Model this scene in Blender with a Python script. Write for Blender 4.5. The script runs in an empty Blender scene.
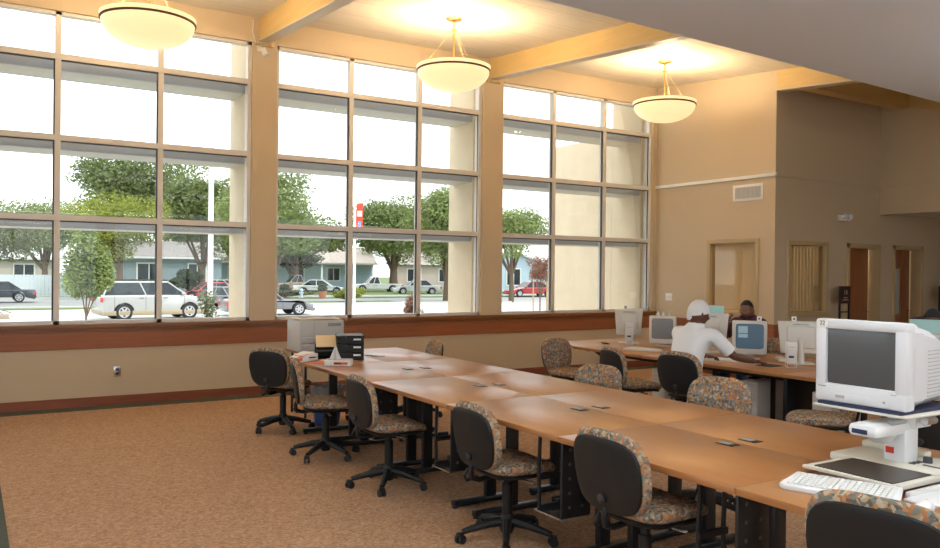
import bpy, bmesh, math, random
from mathutils import Vector, Matrix
R = math.radians; PI = math.pi
random.seed(7)
SC = bpy.context.scene
COL = SC.collection

# ------------------------------------------------------------------ camera
YAW, PITCH, ROLL, FPX = 0.5571862, -0.0036018, 0.0108129, 806.866
fw = Vector((math.sin(YAW)*math.cos(PITCH), math.cos(YAW)*math.cos(PITCH), math.sin(PITCH)))
rt = Vector((math.cos(YAW), -math.sin(YAW), 0)); up = rt.cross(fw)
rt2 = math.cos(ROLL)*rt + math.sin(ROLL)*up; up2 = -math.sin(ROLL)*rt + math.cos(ROLL)*up
cd = bpy.data.cameras.new('camera'); cam = bpy.data.objects.new('camera', cd); COL.objects.link(cam)
mw = Matrix((rt2, up2, -fw)).transposed().to_4x4(); mw.translation = Vector((0, 0, 1.6)); cam.matrix_world = mw
cd.sensor_width = 36; cd.lens = 36*FPX/940; cd.clip_start = 0.05; cd.clip_end = 1500
SC.camera = cam

# ------------------------------------------------------------------ world, sun, exposure
w = bpy.data.worlds.new('sky'); SC.world = w; w.use_nodes = True
bgn = w.node_tree.nodes['Background']; bgn.inputs[0].default_value = (0.93, 0.97, 1.0, 1); bgn.inputs[1].default_value = 1.7
sd = bpy.data.lights.new('sun', 'SUN'); sd.energy = 1.2; sd.angle = R(4); sd.color = (1, .95, .86)
so = bpy.data.objects.new('sun', sd); COL.objects.link(so); so.rotation_euler = (R(38), 0, R(30))
so.location = (0, -20, 40)
SC.view_settings.view_transform = 'Standard'; SC.view_settings.look = 'None'
SC.view_settings.gamma = 1; SC.view_settings.use_curve_mapping = False
SC.view_settings.exposure = 0.62

# ------------------------------------------------------------------ material helpers
MATS = {}
def mat(name, col, rough=.5, metal=0, spec=None, noise=None, bump=None, emit=None, alpha=None, coat=0):
    if name in MATS: return MATS[name]
    m = bpy.data.materials.new(name); m.use_nodes = True
    nt = m.node_tree; b = nt.nodes['Principled BSDF']
    b.inputs['Base Color'].default_value = (*col, 1); b.inputs['Roughness'].default_value = rough
    b.inputs['Metallic'].default_value = metal
    if spec is not None: b.inputs['Specular IOR Level'].default_value = spec
    if coat: b.inputs['Coat Weight'].default_value = coat; b.inputs['Coat Roughness'].default_value = .08
    if noise or bump:
        tc = nt.nodes.new('ShaderNodeTexCoord')
    if noise:                                   # (scale, amount)
        n = nt.nodes.new('ShaderNodeTexNoise'); n.inputs['Scale'].default_value = noise[0]; n.inputs['Detail'].default_value = 4
        nt.links.new(tc.outputs['Object'], n.inputs['Vector'])
        cr = nt.nodes.new('ShaderNodeValToRGB'); a = noise[1]
        cr.color_ramp.elements[0].color = (*[c*(1-a) for c in col], 1); cr.color_ramp.elements[1].color = (*[min(1, c*(1+a)) for c in col], 1)
        cr.color_ramp.elements[0].position = .3; cr.color_ramp.elements[1].position = .7
        nt.links.new(n.outputs['Fac'], cr.inputs['Fac']); nt.links.new(cr.outputs['Color'], b.inputs['Base Color'])
    if bump:                                    # (scale, strength)
        n2 = nt.nodes.new('ShaderNodeTexNoise'); n2.inputs['Scale'].default_value = bump[0]
        nt.links.new(tc.outputs['Object'], n2.inputs['Vector'])
        bp = nt.nodes.new('ShaderNodeBump'); bp.inputs['Strength'].default_value = bump[1]; bp.inputs['Distance'].default_value = .01
        nt.links.new(n2.outputs['Fac'], bp.inputs['Height']); nt.links.new(bp.outputs['Normal'], b.inputs['Normal'])
    if emit: b.inputs['Emission Color'].default_value = (*emit[0], 1); b.inputs['Emission Strength'].default_value = emit[1]
    MATS[name] = m; return m

def nodes_mat(name):
    m = bpy.data.materials.new(name); m.use_nodes = True; MATS[name] = m
    return m, m.node_tree, m.node_tree.nodes['Principled BSDF']

def glass_mat(name, tint, gloss):
    m = bpy.data.materials.new(name); m.use_nodes = True; nt = m.node_tree; nt.nodes.clear()
    o = nt.nodes.new('ShaderNodeOutputMaterial'); mx = nt.nodes.new('ShaderNodeMixShader')
    t = nt.nodes.new('ShaderNodeBsdfTransparent'); g = nt.nodes.new('ShaderNodeBsdfGlossy')
    t.inputs[0].default_value = (*tint, 1); g.inputs['Roughness'].default_value = .02
    lw = nt.nodes.new('ShaderNodeFresnel'); lw.inputs[0].default_value = 1.45
    mu = nt.nodes.new('ShaderNodeMath'); mu.operation = 'MULTIPLY'; mu.inputs[1].default_value = gloss
    nt.links.new(lw.outputs[0], mu.inputs[0]); nt.links.new(mu.outputs[0], mx.inputs[0])
    nt.links.new(t.outputs[0], mx.inputs[1]); nt.links.new(g.outputs[0], mx.inputs[2]); nt.links.new(mx.outputs[0], o.inputs[0])
    MATS[name] = m; return m

def ramp(nt, stops, interp='LINEAR'):
    cr = nt.nodes.new('ShaderNodeValToRGB'); e = cr.color_ramp; e.interpolation = interp
    while len(e.elements) > 1: e.elements.remove(e.elements[-1])
    e.elements[0].position = stops[0][0]; e.elements[0].color = (*stops[0][1], 1)
    for p_, c_ in stops[1:]:
        x = e.elements.new(p_); x.color = (*c_, 1)
    return cr

def wood_mat(name, c1, c2, rough, axis='Y', scale=3, coat=0, spec=.5):
    m, nt, b = nodes_mat(name)
    tc = nt.nodes.new('ShaderNodeTexCoord'); mp = nt.nodes.new('ShaderNodeMapping')
    s = {'X': (1, 14, 14), 'Y': (14, 1, 14), 'Z': (14, 14, 1)}[axis]
    mp.inputs['Scale'].default_value = s
    n = nt.nodes.new('ShaderNodeTexNoise'); n.inputs['Scale'].default_value = scale; n.inputs['Detail'].default_value = 6; n.inputs['Distortion'].default_value = .6
    nt.links.new(tc.outputs['Object'], mp.inputs['Vector']); nt.links.new(mp.outputs[0], n.inputs['Vector'])
    cr = ramp(nt, [(.3, c1), (.7, c2)])
    nt.links.new(n.outputs['Fac'], cr.inputs['Fac']); nt.links.new(cr.outputs[0], b.inputs['Base Color'])
    b.inputs['Roughness'].default_value = rough; b.inputs['Specular IOR Level'].default_value = spec
    if coat: b.inputs['Coat Weight'].default_value = coat; b.inputs['Coat Roughness'].default_value = .15
    return m

PAINT = mat('wall_paint', (.57, .46, .315), .7, bump=(90, .05))
PAINT_EDGE = mat('pier_paint', (.56, .43, .28), .7)
WOODBAND = wood_mat('band_wood', (.27, .085, .03), (.33, .11, .04), .4, 'X', 2)
BASEWOOD = wood_mat('base_wood', (.22, .055, .025), (.28, .08, .035), .4, 'X', 2)
SILLWOOD = wood_mat('sill_wood', (.20, .07, .02), (.26, .10, .03), .3, 'X', 2)
TABLEWOOD = wood_mat('table_wood', (.58, .355, .155), (.64, .405, .185), .20, 'Y', 2.2, spec=.8)
EDGEWOOD = wood_mat('table_edge_wood', (.36, .15, .05), (.43, .19, .065), .3, 'Y', 3)
DOORWOOD = wood_mat('door_wood', (.26, .085, .03), (.33, .12, .04), .4, 'Z', 3)
BEAMWOOD = wood_mat('beam_wood', (.60, .42, .17), (.66, .47, .20), .5, 'Y', 2)
ALU = mat('aluminium_frame', (.74, .70, .65), .45, .1)
TANFRAME = mat('tan_frame', (.50, .37, .20), .5)
ALUDARK = mat('gasket', (.06, .07, .08), .5)
SHELFMAT = mat('shelf_metal', (.46, .48, .52), .45, .2)
SHELFCREAM = mat('shelf_soffit', (.62, .60, .52), .6)
STUCCO = mat('stucco', (.72, .60, .43), .9, noise=(3, .05), bump=(120, .3))
GYPSUM = mat('soffit_paint', (.70, .76, .83), .8)
BLACK = mat('black_plastic', (.014, .014, .015), .45, spec=.3)
BLACKM = mat('black_metal', (.02, .021, .025), .32, .3)
BLACKR = mat('caster_rubber', (.015, .016, .02), .6)
CHROME = mat('bright_metal', (.62, .62, .62), .25, .9)
BEIGE = mat('beige_plastic', (.66, .63, .57), .45)
PALE = mat('pale_plastic', (.68, .68, .66), .4)
WHITEP = mat('white_plastic', (.80, .82, .84), .35)
KEYP = mat('key_plastic', (.72, .73, .72), .5)
GREYP = mat('grey_plastic', (.40, .41, .42), .5)
NAVY = mat('navy_edge', (.02, .03, .09), .4)
SCREENG = mat('dark_screen', (.085, .088, .095), .12)
SCREENG2 = mat('grey_screen', (.22, .23, .24), .2)
SCREENB = mat('lit_blue_screen', (.03, .06, .09), .3, emit=((.10, .17, .23), .22))
SCREENW = mat('lit_window_on_screen', (.2, .3, .35), .3, emit=((.30, .40, .42), .25))
BRASS = mat('brass', (.62, .34, .12), .3, .9)
RIMDARK = mat('bronze_band', (.10, .05, .025), .4, .5)
WIRE = mat('suspension_wire', (.75, .55, .25), .35, .6)
AQUA = mat('aqua_paper', (.42, .70, .70), .7)
WHITEPAPER = mat('white_paper', (.80, .80, .78), .8)
MANILA = mat('manila_paper', (.76, .58, .36), .7)
ORANGEP = mat('orange_print', (.80, .17, .05), .6)
REDP = mat('red_label', (.72, .04, .02), .5)
BLUEBIN = mat('blue_bin', (.02, .08, .28), .45)
CABLE = mat('white_cable', (.78, .78, .74), .5)
INK = mat('dark_print', (.05, .05, .06), .6)
CREAMPRINT = mat('cream_lettering', (.62, .50, .40), .6)
GLASS = glass_mat('window_glass', (.97, .985, .98), .55)
INGLASS = glass_mat('interior_glass', (.96, .93, .86), .5)
CARGLASS = mat('car_glass', (.02, .03, .035), .12, spec=.35)
TYRE = mat('tyre', (.02, .02, .022), .8)
RIM = mat('alloy_rim', (.55, .56, .58), .3, .7)
SKIN1 = mat('skin_dark', (.13, .055, .03), .5)
SKIN2 = mat('skin_brown', (.17, .075, .04), .5)
HAIR = mat('black_hair', (.008, .007, .007), .7, bump=(400, .6))
TEE = mat('white_cotton', (.78, .79, .80), .9, bump=(14, .5))
CAPW = mat('white_cap_fabric', (.72, .73, .74), .8, bump=(30, .5))
DENIM = mat('blue_denim', (.06, .10, .17), .9)
MAROON = mat('maroon_fabric', (.09, .03, .045), .9)
GREYBLUE = mat('grey_blue_fabric', (.16, .24, .30), .9)
BLACKCLOTH = mat('black_cloth', (.012, .012, .015), .9)
SHOE = mat('shoe', (.05, .05, .05), .5)
EYE = mat('eye_white', (.75, .73, .70), .3)
CARPETBORDER = mat('carpet_border', (.075, .078, .055), .95, noise=(150, .3))

# carpet: looped tan pile with fine ribs
m, nt, b = nodes_mat('carpet'); CARPET = m
tc = nt.nodes.new('ShaderNodeTexCoord')
wv = nt.nodes.new('ShaderNodeTexVoronoi'); wv.inputs['Scale'].default_value = 62
nt.links.new(tc.outputs['Object'], wv.inputs['Vector'])
n2 = nt.nodes.new('ShaderNodeTexNoise'); n2.inputs['Scale'].default_value = 1.3; n2.inputs['Detail'].default_value = 3
nt.links.new(tc.outputs['Object'], n2.inputs['Vector'])
cr = ramp(nt, [(0, (.36, .205, .112)), (.5, (.47, .285, .168)), (1, (.58, .37, .23))])
ad = nt.nodes.new('ShaderNodeMath'); ad.operation = 'MULTIPLY_ADD'; ad.inputs[1].default_value = .95; ad.inputs[2].default_value = 0
sp = nt.nodes.new('ShaderNodeSeparateColor'); nt.links.new(wv.outputs['Color'], sp.inputs[0])
ad2 = nt.nodes.new('ShaderNodeMath'); ad2.operation = 'MULTIPLY_ADD'; ad2.inputs[1].default_value = .12
nt.links.new(sp.outputs[0], ad.inputs[0]); nt.links.new(n2.outputs['Fac'], ad2.inputs[0]); nt.links.new(ad.outputs[0], ad2.inputs[2])
nt.links.new(ad2.outputs[0], cr.inputs['Fac']); nt.links.new(cr.outputs[0], b.inputs['Base Color'])
bp = nt.nodes.new('ShaderNodeBump'); bp.inputs['Strength'].default_value = .5; bp.inputs['Distance'].default_value = .006
nt.links.new(wv.outputs['Distance'], bp.inputs['Height']); nt.links.new(bp.outputs[0], b.inputs['Normal'])
b.inputs['Roughness'].default_value = .95; b.inputs['Specular IOR Level'].default_value = .1

# upholstery: mottled rust / tan / slate / olive
m, nt, b = nodes_mat('chair_fabric'); FABRIC = m
tc = nt.nodes.new('ShaderNodeTexCoord'); nz = nt.nodes.new('ShaderNodeTexNoise'); nz.inputs['Scale'].default_value = 30
nt.links.new(tc.outputs['Object'], nz.inputs['Vector'])
va = nt.nodes.new('ShaderNodeVectorMath'); va.operation = 'MULTIPLY_ADD'; va.inputs[1].default_value = (.035,)*3
nt.links.new(nz.outputs['Color'], va.inputs[0]); nt.links.new(tc.outputs['Object'], va.inputs[2])
vo = nt.nodes.new('ShaderNodeTexVoronoi'); vo.inputs['Scale'].default_value = 66
nt.links.new(va.outputs[0], vo.inputs['Vector'])
sp = nt.nodes.new('ShaderNodeSeparateColor'); nt.links.new(vo.outputs['Color'], sp.inputs[0])
cr = ramp(nt, [(0, (.13, .11, .09)), (.12, (.38, .17, .075)), (.30, (.19, .20, .17)), (.46, (.40, .29, .18)), (.60, (.15, .155, .145)), (.70, (.44, .23, .11)), (.82, (.46, .38, .28)), (.92, (.22, .25, .26))], 'CONSTANT')
nt.links.new(sp.outputs[0], cr.inputs['Fac']); nt.links.new(cr.outputs[0], b.inputs['Base Color'])
b.inputs['Roughness'].default_value = .95; b.inputs['Specular IOR Level'].default_value = .1

# pale panelled ceiling, seams along X
m, nt, b = nodes_mat('ceiling_panel'); CEILM = m
tc = nt.nodes.new('ShaderNodeTexCoord'); mp = nt.nodes.new('ShaderNodeMapping'); mp.inputs['Scale'].default_value = (1.6, 22, 1)
n = nt.nodes.new('ShaderNodeTexNoise'); n.inputs['Scale'].default_value = 1.4; n.inputs['Detail'].default_value = 5
nt.links.new(tc.outputs['Object'], mp.inputs[0]); nt.links.new(mp.outputs[0], n.inputs['Vector'])
cr = ramp(nt, [(.3, (.68, .62, .53)), (.7, (.76, .70, .60))])
nt.links.new(n.outputs['Fac'], cr.inputs['Fac'])
br = nt.nodes.new('ShaderNodeTexBrick'); br.inputs['Scale'].default_value = 1; br.inputs['Brick Width'].default_value = 3.55; br.inputs['Row Height'].default_value = .61
br.inputs['Mortar Size'].default_value = .008; br.inputs['Mortar'].default_value = (.58, .50, .40, 1)
nt.links.new(tc.outputs['Object'], br.inputs['Vector']); nt.links.new(cr.outputs[0], br.inputs['Color1']); nt.links.new(cr.outputs[0], br.inputs['Color2'])
nt.links.new(br.outputs['Color'], b.inputs['Base Color']); b.inputs['Roughness'].default_value = .6

# glowing alabaster-like bowl
m, nt, b = nodes_mat('lit_bowl_glass'); BOWL = m
b.inputs['Base Color'].default_value = (.80, .66, .42, 1); b.inputs['Roughness'].default_value = .35
b.inputs['Emission Color'].default_value = (1, .76, .40, 1); b.inputs['Emission Strength'].default_value = .60

# ------------------------------------------------------------------ mesh helpers
class MB:
    def __init__(s): s.bm = bmesh.new(); s.mats = []
    def mi(s, m):
        if m not in s.mats: s.mats.append(m)
        return s.mats.index(m)
    def _merge(s, t, m, M=None):
        if M is not None: t.transform(M)
        i = s.mi(m); vs = {}
        for v in t.verts: vs[v] = s.bm.verts.new(v.co)
        for f in t.faces:
            try: g = s.bm.faces.new([vs[v] for v in f.verts])
            except ValueError: continue
            g.material_index = i
        t.free(); return s
    def box(s, lo, hi, m, bev=0, M=None, seg=2):
        t = bmesh.new(); bmesh.ops.create_cube(t, size=1)
        c = [(a+b_)/2 for a, b_ in zip(lo, hi)]; d = [abs(b_-a) for a, b_ in zip(lo, hi)]
        bmesh.ops.transform(t, matrix=Matrix.Translation(c) @ Matrix.Diagonal((*d, 1)), verts=t.verts)
        if bev: bmesh.ops.bevel(t, geom=t.edges[:], offset=min(bev, min(d)*.45), segments=seg, affect='EDGES', profile=.5)
        return s._merge(t, m, M)
    def tube(s, pts, r, m, n=8, M=None, cap=True):
        pts = [Vector(p) for p in pts]; rs = r if isinstance(r, (list, tuple)) else [r]*len(pts)
        t = bmesh.new(); rings = []; prev = None
        for i, p in enumerate(pts):
            d = (pts[min(i+1, len(pts)-1)]-pts[max(i-1, 0)])
            d = d.normalized() if d.length > 1e-9 else Vector((0, 0, 1))
            if prev is None: a = d.orthogonal().normalized()
            else:
                a = prev-d*prev.dot(d); a = a.normalized() if a.length > 1e-6 else d.orthogonal().normalized()
            prev = a; b_ = d.cross(a)
            rings.append([t.verts.new(p+rs[i]*(math.cos(2*PI*k/n)*a+math.sin(2*PI*k/n)*b_)) for k in range(n)])
        for i in range(len(rings)-1):
            for k in range(n): t.faces.new((rings[i][k], rings[i][(k+1) % n], rings[i+1][(k+1) % n], rings[i+1][k]))
        if cap: t.faces.new(rings[0][::-1]); t.faces.new(rings[-1])
        return s._merge(t, m, M)
    def lathe(s, prof, m, n=24, M=None, closed=False):
        t = bmesh.new(); rings = []
        for r, z in prof:
            if r < 1e-5: rings.append([t.verts.new((0, 0, z))])
            else: rings.append([t.verts.new((r*math.cos(2*PI*k/n), r*math.sin(2*PI*k/n), z)) for k in range(n)])
        for a, b_ in zip(rings, rings[1:]):
            for k in range(n):
                k2 = (k+1) % n
                if len(a) == 1 and len(b_) == 1: continue
                if len(a) == 1: t.faces.new((a[0], b_[k], b_[k2]))
                elif len(b_) == 1: t.faces.new((a[k], b_[0], a[k2]))
                else: t.faces.new((a[k], b_[k], b_[k2], a[k2]))
        return s._merge(t, m, M)
    def prism(s, poly, z0, z1, m, M=None, bev=0):        # polygon in xy, extruded in z
        t = bmesh.new(); vs = [t.verts.new((x, y, z0)) for x, y in poly]; f = t.faces.new(vs)
        r = bmesh.ops.extrude_face_region(t, geom=[f])
        for v in r['geom']:
            if isinstance(v, bmesh.types.BMVert): v.co.z = z1
        bmesh.ops.recalc_face_normals(t, faces=t.faces)
        if bev: bmesh.ops.bevel(t, geom=t.edges[:], offset=bev, segments=2, affect='EDGES', profile=.5)
        return s._merge(t, m, M)
    def quad(s, pts, m):
        t = bmesh.new(); t.faces.new([t.verts.new(p) for p in pts]); return s._merge(t, m)
    def pillow(s, w, h, t_, m, fn=None, e=4, pw=2.6, nr=8, na=32, M=None):
        # superellipse cushion w x h, thickness t_, in local u(right) v(up) n(front); fn maps (u,v,n)->xyz
        t = bmesh.new(); sides = []
        for sg in (1, -1):
            rings = [[t.verts.new((0, 0, sg*t_/2))]]
            for i in range(1, nr+1):
                rr = math.sin(i/nr*PI/2); th = t_/2*(max(0, 1-rr**pw))**(1/pw); ring = []
                for k in range(na):
                    a = 2*PI*k/na; c, s_ = math.cos(a), math.sin(a)
                    q = (abs(c)**e+abs(s_)**e)**(-1/e)
                    if i == nr and sg == -1: ring.append(sides[0][nr][k]); continue
                    ring.append(t.verts.new((w/2*rr*q*c, h/2*rr*q*s_, sg*th)))
                rings.append(ring)
            sides.append(rings)
            for i in range(nr):
                a_, b_ = rings[i], rings[i+1]
                for k in range(na):
                    k2 = (k+1) % na
                    fs = (a_[0], b_[k], b_[k2]) if len(a_) == 1 else (a_[k], b_[k], b_[k2], a_[k2])
                    t.faces.new(fs if sg == 1 else fs[::-1])
        if fn:
            for v in t.verts: v.co = Vector(fn(*v.co))
        return s._merge(t, m, M)
    def build(s, name, parent=None, smooth=True, ang=40, loc=None):
        bmesh.ops.recalc_face_normals(s.bm, faces=s.bm.faces)
        me = bpy.data.meshes.new(name); s.bm.to_mesh(me); s.bm.free()
        for m_ in s.mats: me.materials.append(m_)
        if smooth and len(me.polygons):
            me.polygons.foreach_set('use_smooth', [True]*len(me.polygons)); me.set_sharp_from_angle(angle=R(ang))
        o = bpy.data.objects.new(name, me); COL.objects.link(o)
        if parent: o.parent = parent
        if loc: o.location = loc
        return o

def tag(o, label, cat, group=None, kind=None):
    o['label'] = label; o['category'] = cat
    if group: o['group'] = group
    if kind: o['kind'] = kind
    return o
def thing(name, label, cat, loc=(0, 0, 0), rz=0, group=None):
    o = bpy.data.objects.new(name, None); COL.objects.link(o); o.location = loc; o.rotation_euler = (0, 0, rz)
    o.empty_display_size = .1
    return tag(o, label, cat, group)
def struct(o): o['kind'] = 'structure'; return o
def dup(root, loc, rz, label, group=None):
    def cp(o, par):
        c = o.copy(); COL.objects.link(c); c.parent = par
        for ch in list(o.children): cp(ch, c)
        return c
    r = cp(root, None); r.location = loc; r.rotation_euler = (0, 0, rz); r['label'] = label
    if group: r['group'] = group
    return r
def TR(x, y, z, rz=0): return Matrix.Translation((x, y, z)) @ Matrix.Rotation(rz, 4, 'Z')
def text_mb(mb, s, size, m, M, ext=.0005):
    cu = bpy.data.curves.new('lettering', 'FONT'); cu.body = s; cu.size = size; cu.extrude = ext; cu.align_x = 'CENTER'; cu.align_y = 'CENTER'
    o = bpy.data.objects.new('lettering', cu); COL.objects.link(o)
    dg = bpy.context.evaluated_depsgraph_get(); me = bpy.data.meshes.new_from_object(o.evaluated_get(dg))
    t = bmesh.new(); t.from_mesh(me); mb._merge(t, m, M)
    bpy.data.objects.remove(o); bpy.data.curves.remove(cu); bpy.data.meshes.remove(me)

# ================================================================== ROOM
D = 10.151; XF = 10.107; YC = 7.728; XB = 12.76
def ceil_z(y): return 4.79-.075*(D-y)
WT = .26                                           # window wall thickness
SILL = .945; HEAD = 4.477
BAYS = [(-3.86, -.56), (-.24, 3.05), (3.37, 6.53), (6.89, 10.02)]
MULL = [(-2.74, -1.64), (.855, 1.96), (4.43, 5.49), (7.915, 8.97)]

# floor with its dark border strips laid flush
fl = MB(); fl.box((-4.1, -5.1, -.12), (17, D, 0), CARPET); struct(fl.build('floor', smooth=False))
t = MB(); t.box((-4, 9.88, 0), (XF, D-.02, .004), CARPETBORDER); t.box((-.10, -5, 0), (.215, 9.88, .004), CARPETBORDER)
struct(t.build('trim_1', smooth=False))
# window wall
t = MB()
xs = [-4.14]+[v for b_ in BAYS for v in b_]+[XF+.25]
for a, b_ in zip(xs[::2], xs[1::2]): t.box((a, D, 0), (b_, D+WT, 5.2), PAINT)
for a, b_ in BAYS: t.box((a, D, 0), (b_, D+WT, SILL-.03), PAINT); t.box((a, D, HEAD), (b_, D+WT, 5.2), PAINT)
struct(t.build('wall_north', smooth=False))
# far wall with the interior window opening, up to the sloping ceiling
def wall_x(name, x0, x1, y0, y1, z1, op):
    t = MB(); a, b_, c, d = op
    t.box((x0, y0, 0), (x1, a, z1), PAINT); t.box((x0, b_, 0), (x1, y1, z1), PAINT)
    t.box((x0, a, 0), (x1, b_, c), PAINT); t.box((x0, a, d), (x1, b_, z1), PAINT)
    return struct(t.build(name, smooth=False))
wall_x('wall_east', XF, XF+.14, YC, D, 4.95, (8.05, 8.95, 1.02, 2.09))
# wall running on from the corner, with window, two doorways
t = MB()
ops = [(10.45, 11.33, 1.02, 2.06), (11.93, 12.72, 0, 2.05), (13.2, 14.0, 0, 2.05)]
x = XF+.14
for a, b_, c, d in ops:
    t.box((x, YC, 0), (a, YC+.14, 4.8), PAINT)
    if c > 0: t.box((a, YC, 0), (b_, YC+.14, c), PAINT)
    t.box((a, YC, d), (b_, YC+.14, 4.8), PAINT); x = b_
t.box((x, YC, 0), (17, YC+.14, 4.8), PAINT)
struct(t.build('wall_northeast', smooth=False))
t = MB(); t.box((XB, 1.5, 2.60), (XB+.14, YC, 4.75), PAINT); struct(t.build('wall_bulkhead', smooth=False))
t = MB(); t.box((16.86, -5, 0), (17, YC, 4.8), PAINT); struct(t.build('wall_hall_end', smooth=False))
t = MB(); t.box((-4.14, -5, 0), (-4, D+WT, .5), PAINT); t.box((-4.14, -5, 3.5), (-4, D+WT, 5.0), PAINT)
for a, b_ in ((-5, -4.4), (-1.2, -.9), (2.3, 2.6), (5.8, 6.1), (9.3, D+WT)): t.box((-4.14, a, .5), (-4, b_, 3.5), PAINT)
struct(t.build('wall_west', smooth=False))
t = MB(); t.box((-4.14, -5.14, 0), (17, -5, .5), PAINT); t.box((-4.14, -5.14, 3.3), (17, -5, 5.0), PAINT)
for a, b_ in ((-4.14, -3.6), (-.4, 0), (3.2, 3.6), (6.8, 7.2), (10.4, 17)): t.box((a, -5.14, .5), (b_, -5, 3.3), PAINT)
struct(t.build('wall_south', smooth=False))
# lower lid above the hall beyond the bulkhead
t = MB(); t.box((XB+.14, -5, 2.62), (16.86, YC, 2.72), GYPSUM); struct(t.build('ceiling_hall', smooth=False))
# rooms behind the interior windows/doors
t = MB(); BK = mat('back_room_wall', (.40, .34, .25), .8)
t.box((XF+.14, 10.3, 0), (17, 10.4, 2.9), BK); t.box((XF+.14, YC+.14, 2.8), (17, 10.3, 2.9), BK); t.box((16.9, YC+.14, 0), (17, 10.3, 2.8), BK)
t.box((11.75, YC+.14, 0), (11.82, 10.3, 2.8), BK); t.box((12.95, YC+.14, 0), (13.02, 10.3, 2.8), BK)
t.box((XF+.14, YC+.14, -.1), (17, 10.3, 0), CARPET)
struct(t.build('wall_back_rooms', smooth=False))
for k, (x, y, lab) in enumerate(((10.95, 9.2, 'behind the vent wall'), (12.4, 9.2, 'behind the nearer doorway'), (14.6, 9.2, 'behind the farther doorway'))):
    t = MB(); t.box((-.5, -.25, -.03), (.5, .25, 0), mat('room_diffuser', (.9, .9, .85), .5, emit=((1, .88, .68), 22.0))); o = t.build('ceiling_light', loc=(x, y, 2.8)); o['label'] = 'ceiling light in the small room '+lab; o['category'] = 'ceiling light'
# sloping ceiling
t = MB()
def sl(y0, y1, x0, x1, th, m, dz=0):
    t.prism([(y0, ceil_z(y0)+dz), (y1, ceil_z(y1)+dz), (y1, ceil_z(y1)+dz+th), (y0, ceil_z(y0)+dz+th)], x0, x1, m, M=Matrix(((0, 0, 1, 0), (1, 0, 0, 0), (0, 1, 0, 0), (0, 0, 0, 1))))
sl(-5.3, D+.4, -4.3, 17.1, .3, CEILM); struct(t.build('ceiling', smooth=False))
# lower grey soffit over the camera; its edge runs a little askew
t = MB(); t.prism([(-4, 4.41), (3.61, 4.77), (9.46, 5.04), (XB, 5.19), (XB, -5), (-4, -5)], 3.6, 3.72, GYPSUM)
t.prism([(-4, 4.41), (XB, 5.19), (XB, 5.09), (-4, 4.31)], 3.72, 4.45, GYPSUM)
struct(t.build('ceiling_soffit', smooth=False))
# beams (two glulam beams aligned with the piers, one on the far wall, one along the clerestory)
STEEL = mat('beam_flange', (.58, .50, .36), .4)
n = 2
for x0, x1, y0, y1 in ((-.50, -.38, 4.3, D), (3.13, 3.25, 4.6, D), (6.64, 6.76, 4.8, D), (XF-.0, XF+.15, 5.0, YC)):
    t = MB(); sl(y0, y1, x0, x1, .30, BEAMWOOD, -.28); sl(y0, y1, x0-.01, x1+.02, .02, STEEL, -.30)
    struct(t.build('trim_%d' % n, smooth=False)); n += 1
t = MB(); t.box((XF+.14, 7.25, ceil_z(7.25)-.29), (XB+.14, 7.45, ceil_z(7.3)+.05), BEAMWOOD); struct(t.build('trim_%d' % n, smooth=False)); n += 1
t = MB(); t.prism([(5.0, 3.67), (7.25, ceil_z(7.25)-.29), (7.25, ceil_z(7.25)+.05), (5.0, ceil_z(5.0)+.05)], XB-.03, XB, BEAMWOOD, M=Matrix(((0, 0, 1, 0), (1, 0, 0, 0), (0, 1, 0, 0), (0, 0, 0, 1))))
struct(t.build('trim_%d' % n, smooth=False)); n += 1
# wooden sill, apron band, baseboards
t = MB()
t.box((-4, D-.05, SILL-.045), (XF, D+WT*.6, SILL-.002), SILLWOOD, .006)
t.box((-4, D-.022, SILL-.085), (XF, D, SILL-.045), SILLWOOD)
struct(t.build('trim_%d' % n, smooth=False)); n += 1
t = MB()
t.box((-4, D-.018, .662), (XF-.002, D, SILL-.087), WOODBAND, .004)
t.box((XF-.018, YC, .662), (XF, D-.02, .86), WOODBAND, .004)
t.box((XF-.018, YC-.018, .662), (11.86, YC, .86), WOODBAND, .004)
struct(t.build('trim_%d' % n, smooth=False)); n += 1
t = MB(); t.box((-4, D-.016, 0), (XF, D, .108), BASEWOOD, .004); struct(t.build('baseboard_north', smooth=False))
t = MB(); t.box((XF-.016, YC, 0), (XF, D-.016, .108), BASEWOOD, .004); struct(t.build('baseboard_east', smooth=False))
t = MB(); t.box((XF-.016, YC-.016, 0), (11.86, YC, .108), BASEWOOD, .004); t.box((12.78, YC-.016, 0), (13.14, YC, .108), BASEWOOD); t.box((14.07, YC-.016, 0), (16.8, YC, .108), BASEWOOD)
struct(t.build('baseboard_northeast', smooth=False))
# pale picture-rail ledge on the far walls
LEDGE = mat('ledge_white', (.82, .82, .80), .4)
t = MB(); t.box((XF-.03, YC-.03, 3.055), (XF, D, 3.10), LEDGE); t.box((XF-.03, YC-.03, 3.045), (XB, YC, 3.075), mat('ledge_tan', (.55, .46, .34), .5)); t.box((XB-.03, 1.5, 3.045), (XB, YC-.03, 3.075), MATS['ledge_tan'])
struct(t.build('trim_%d' % n, smooth=False)); n += 1

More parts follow.
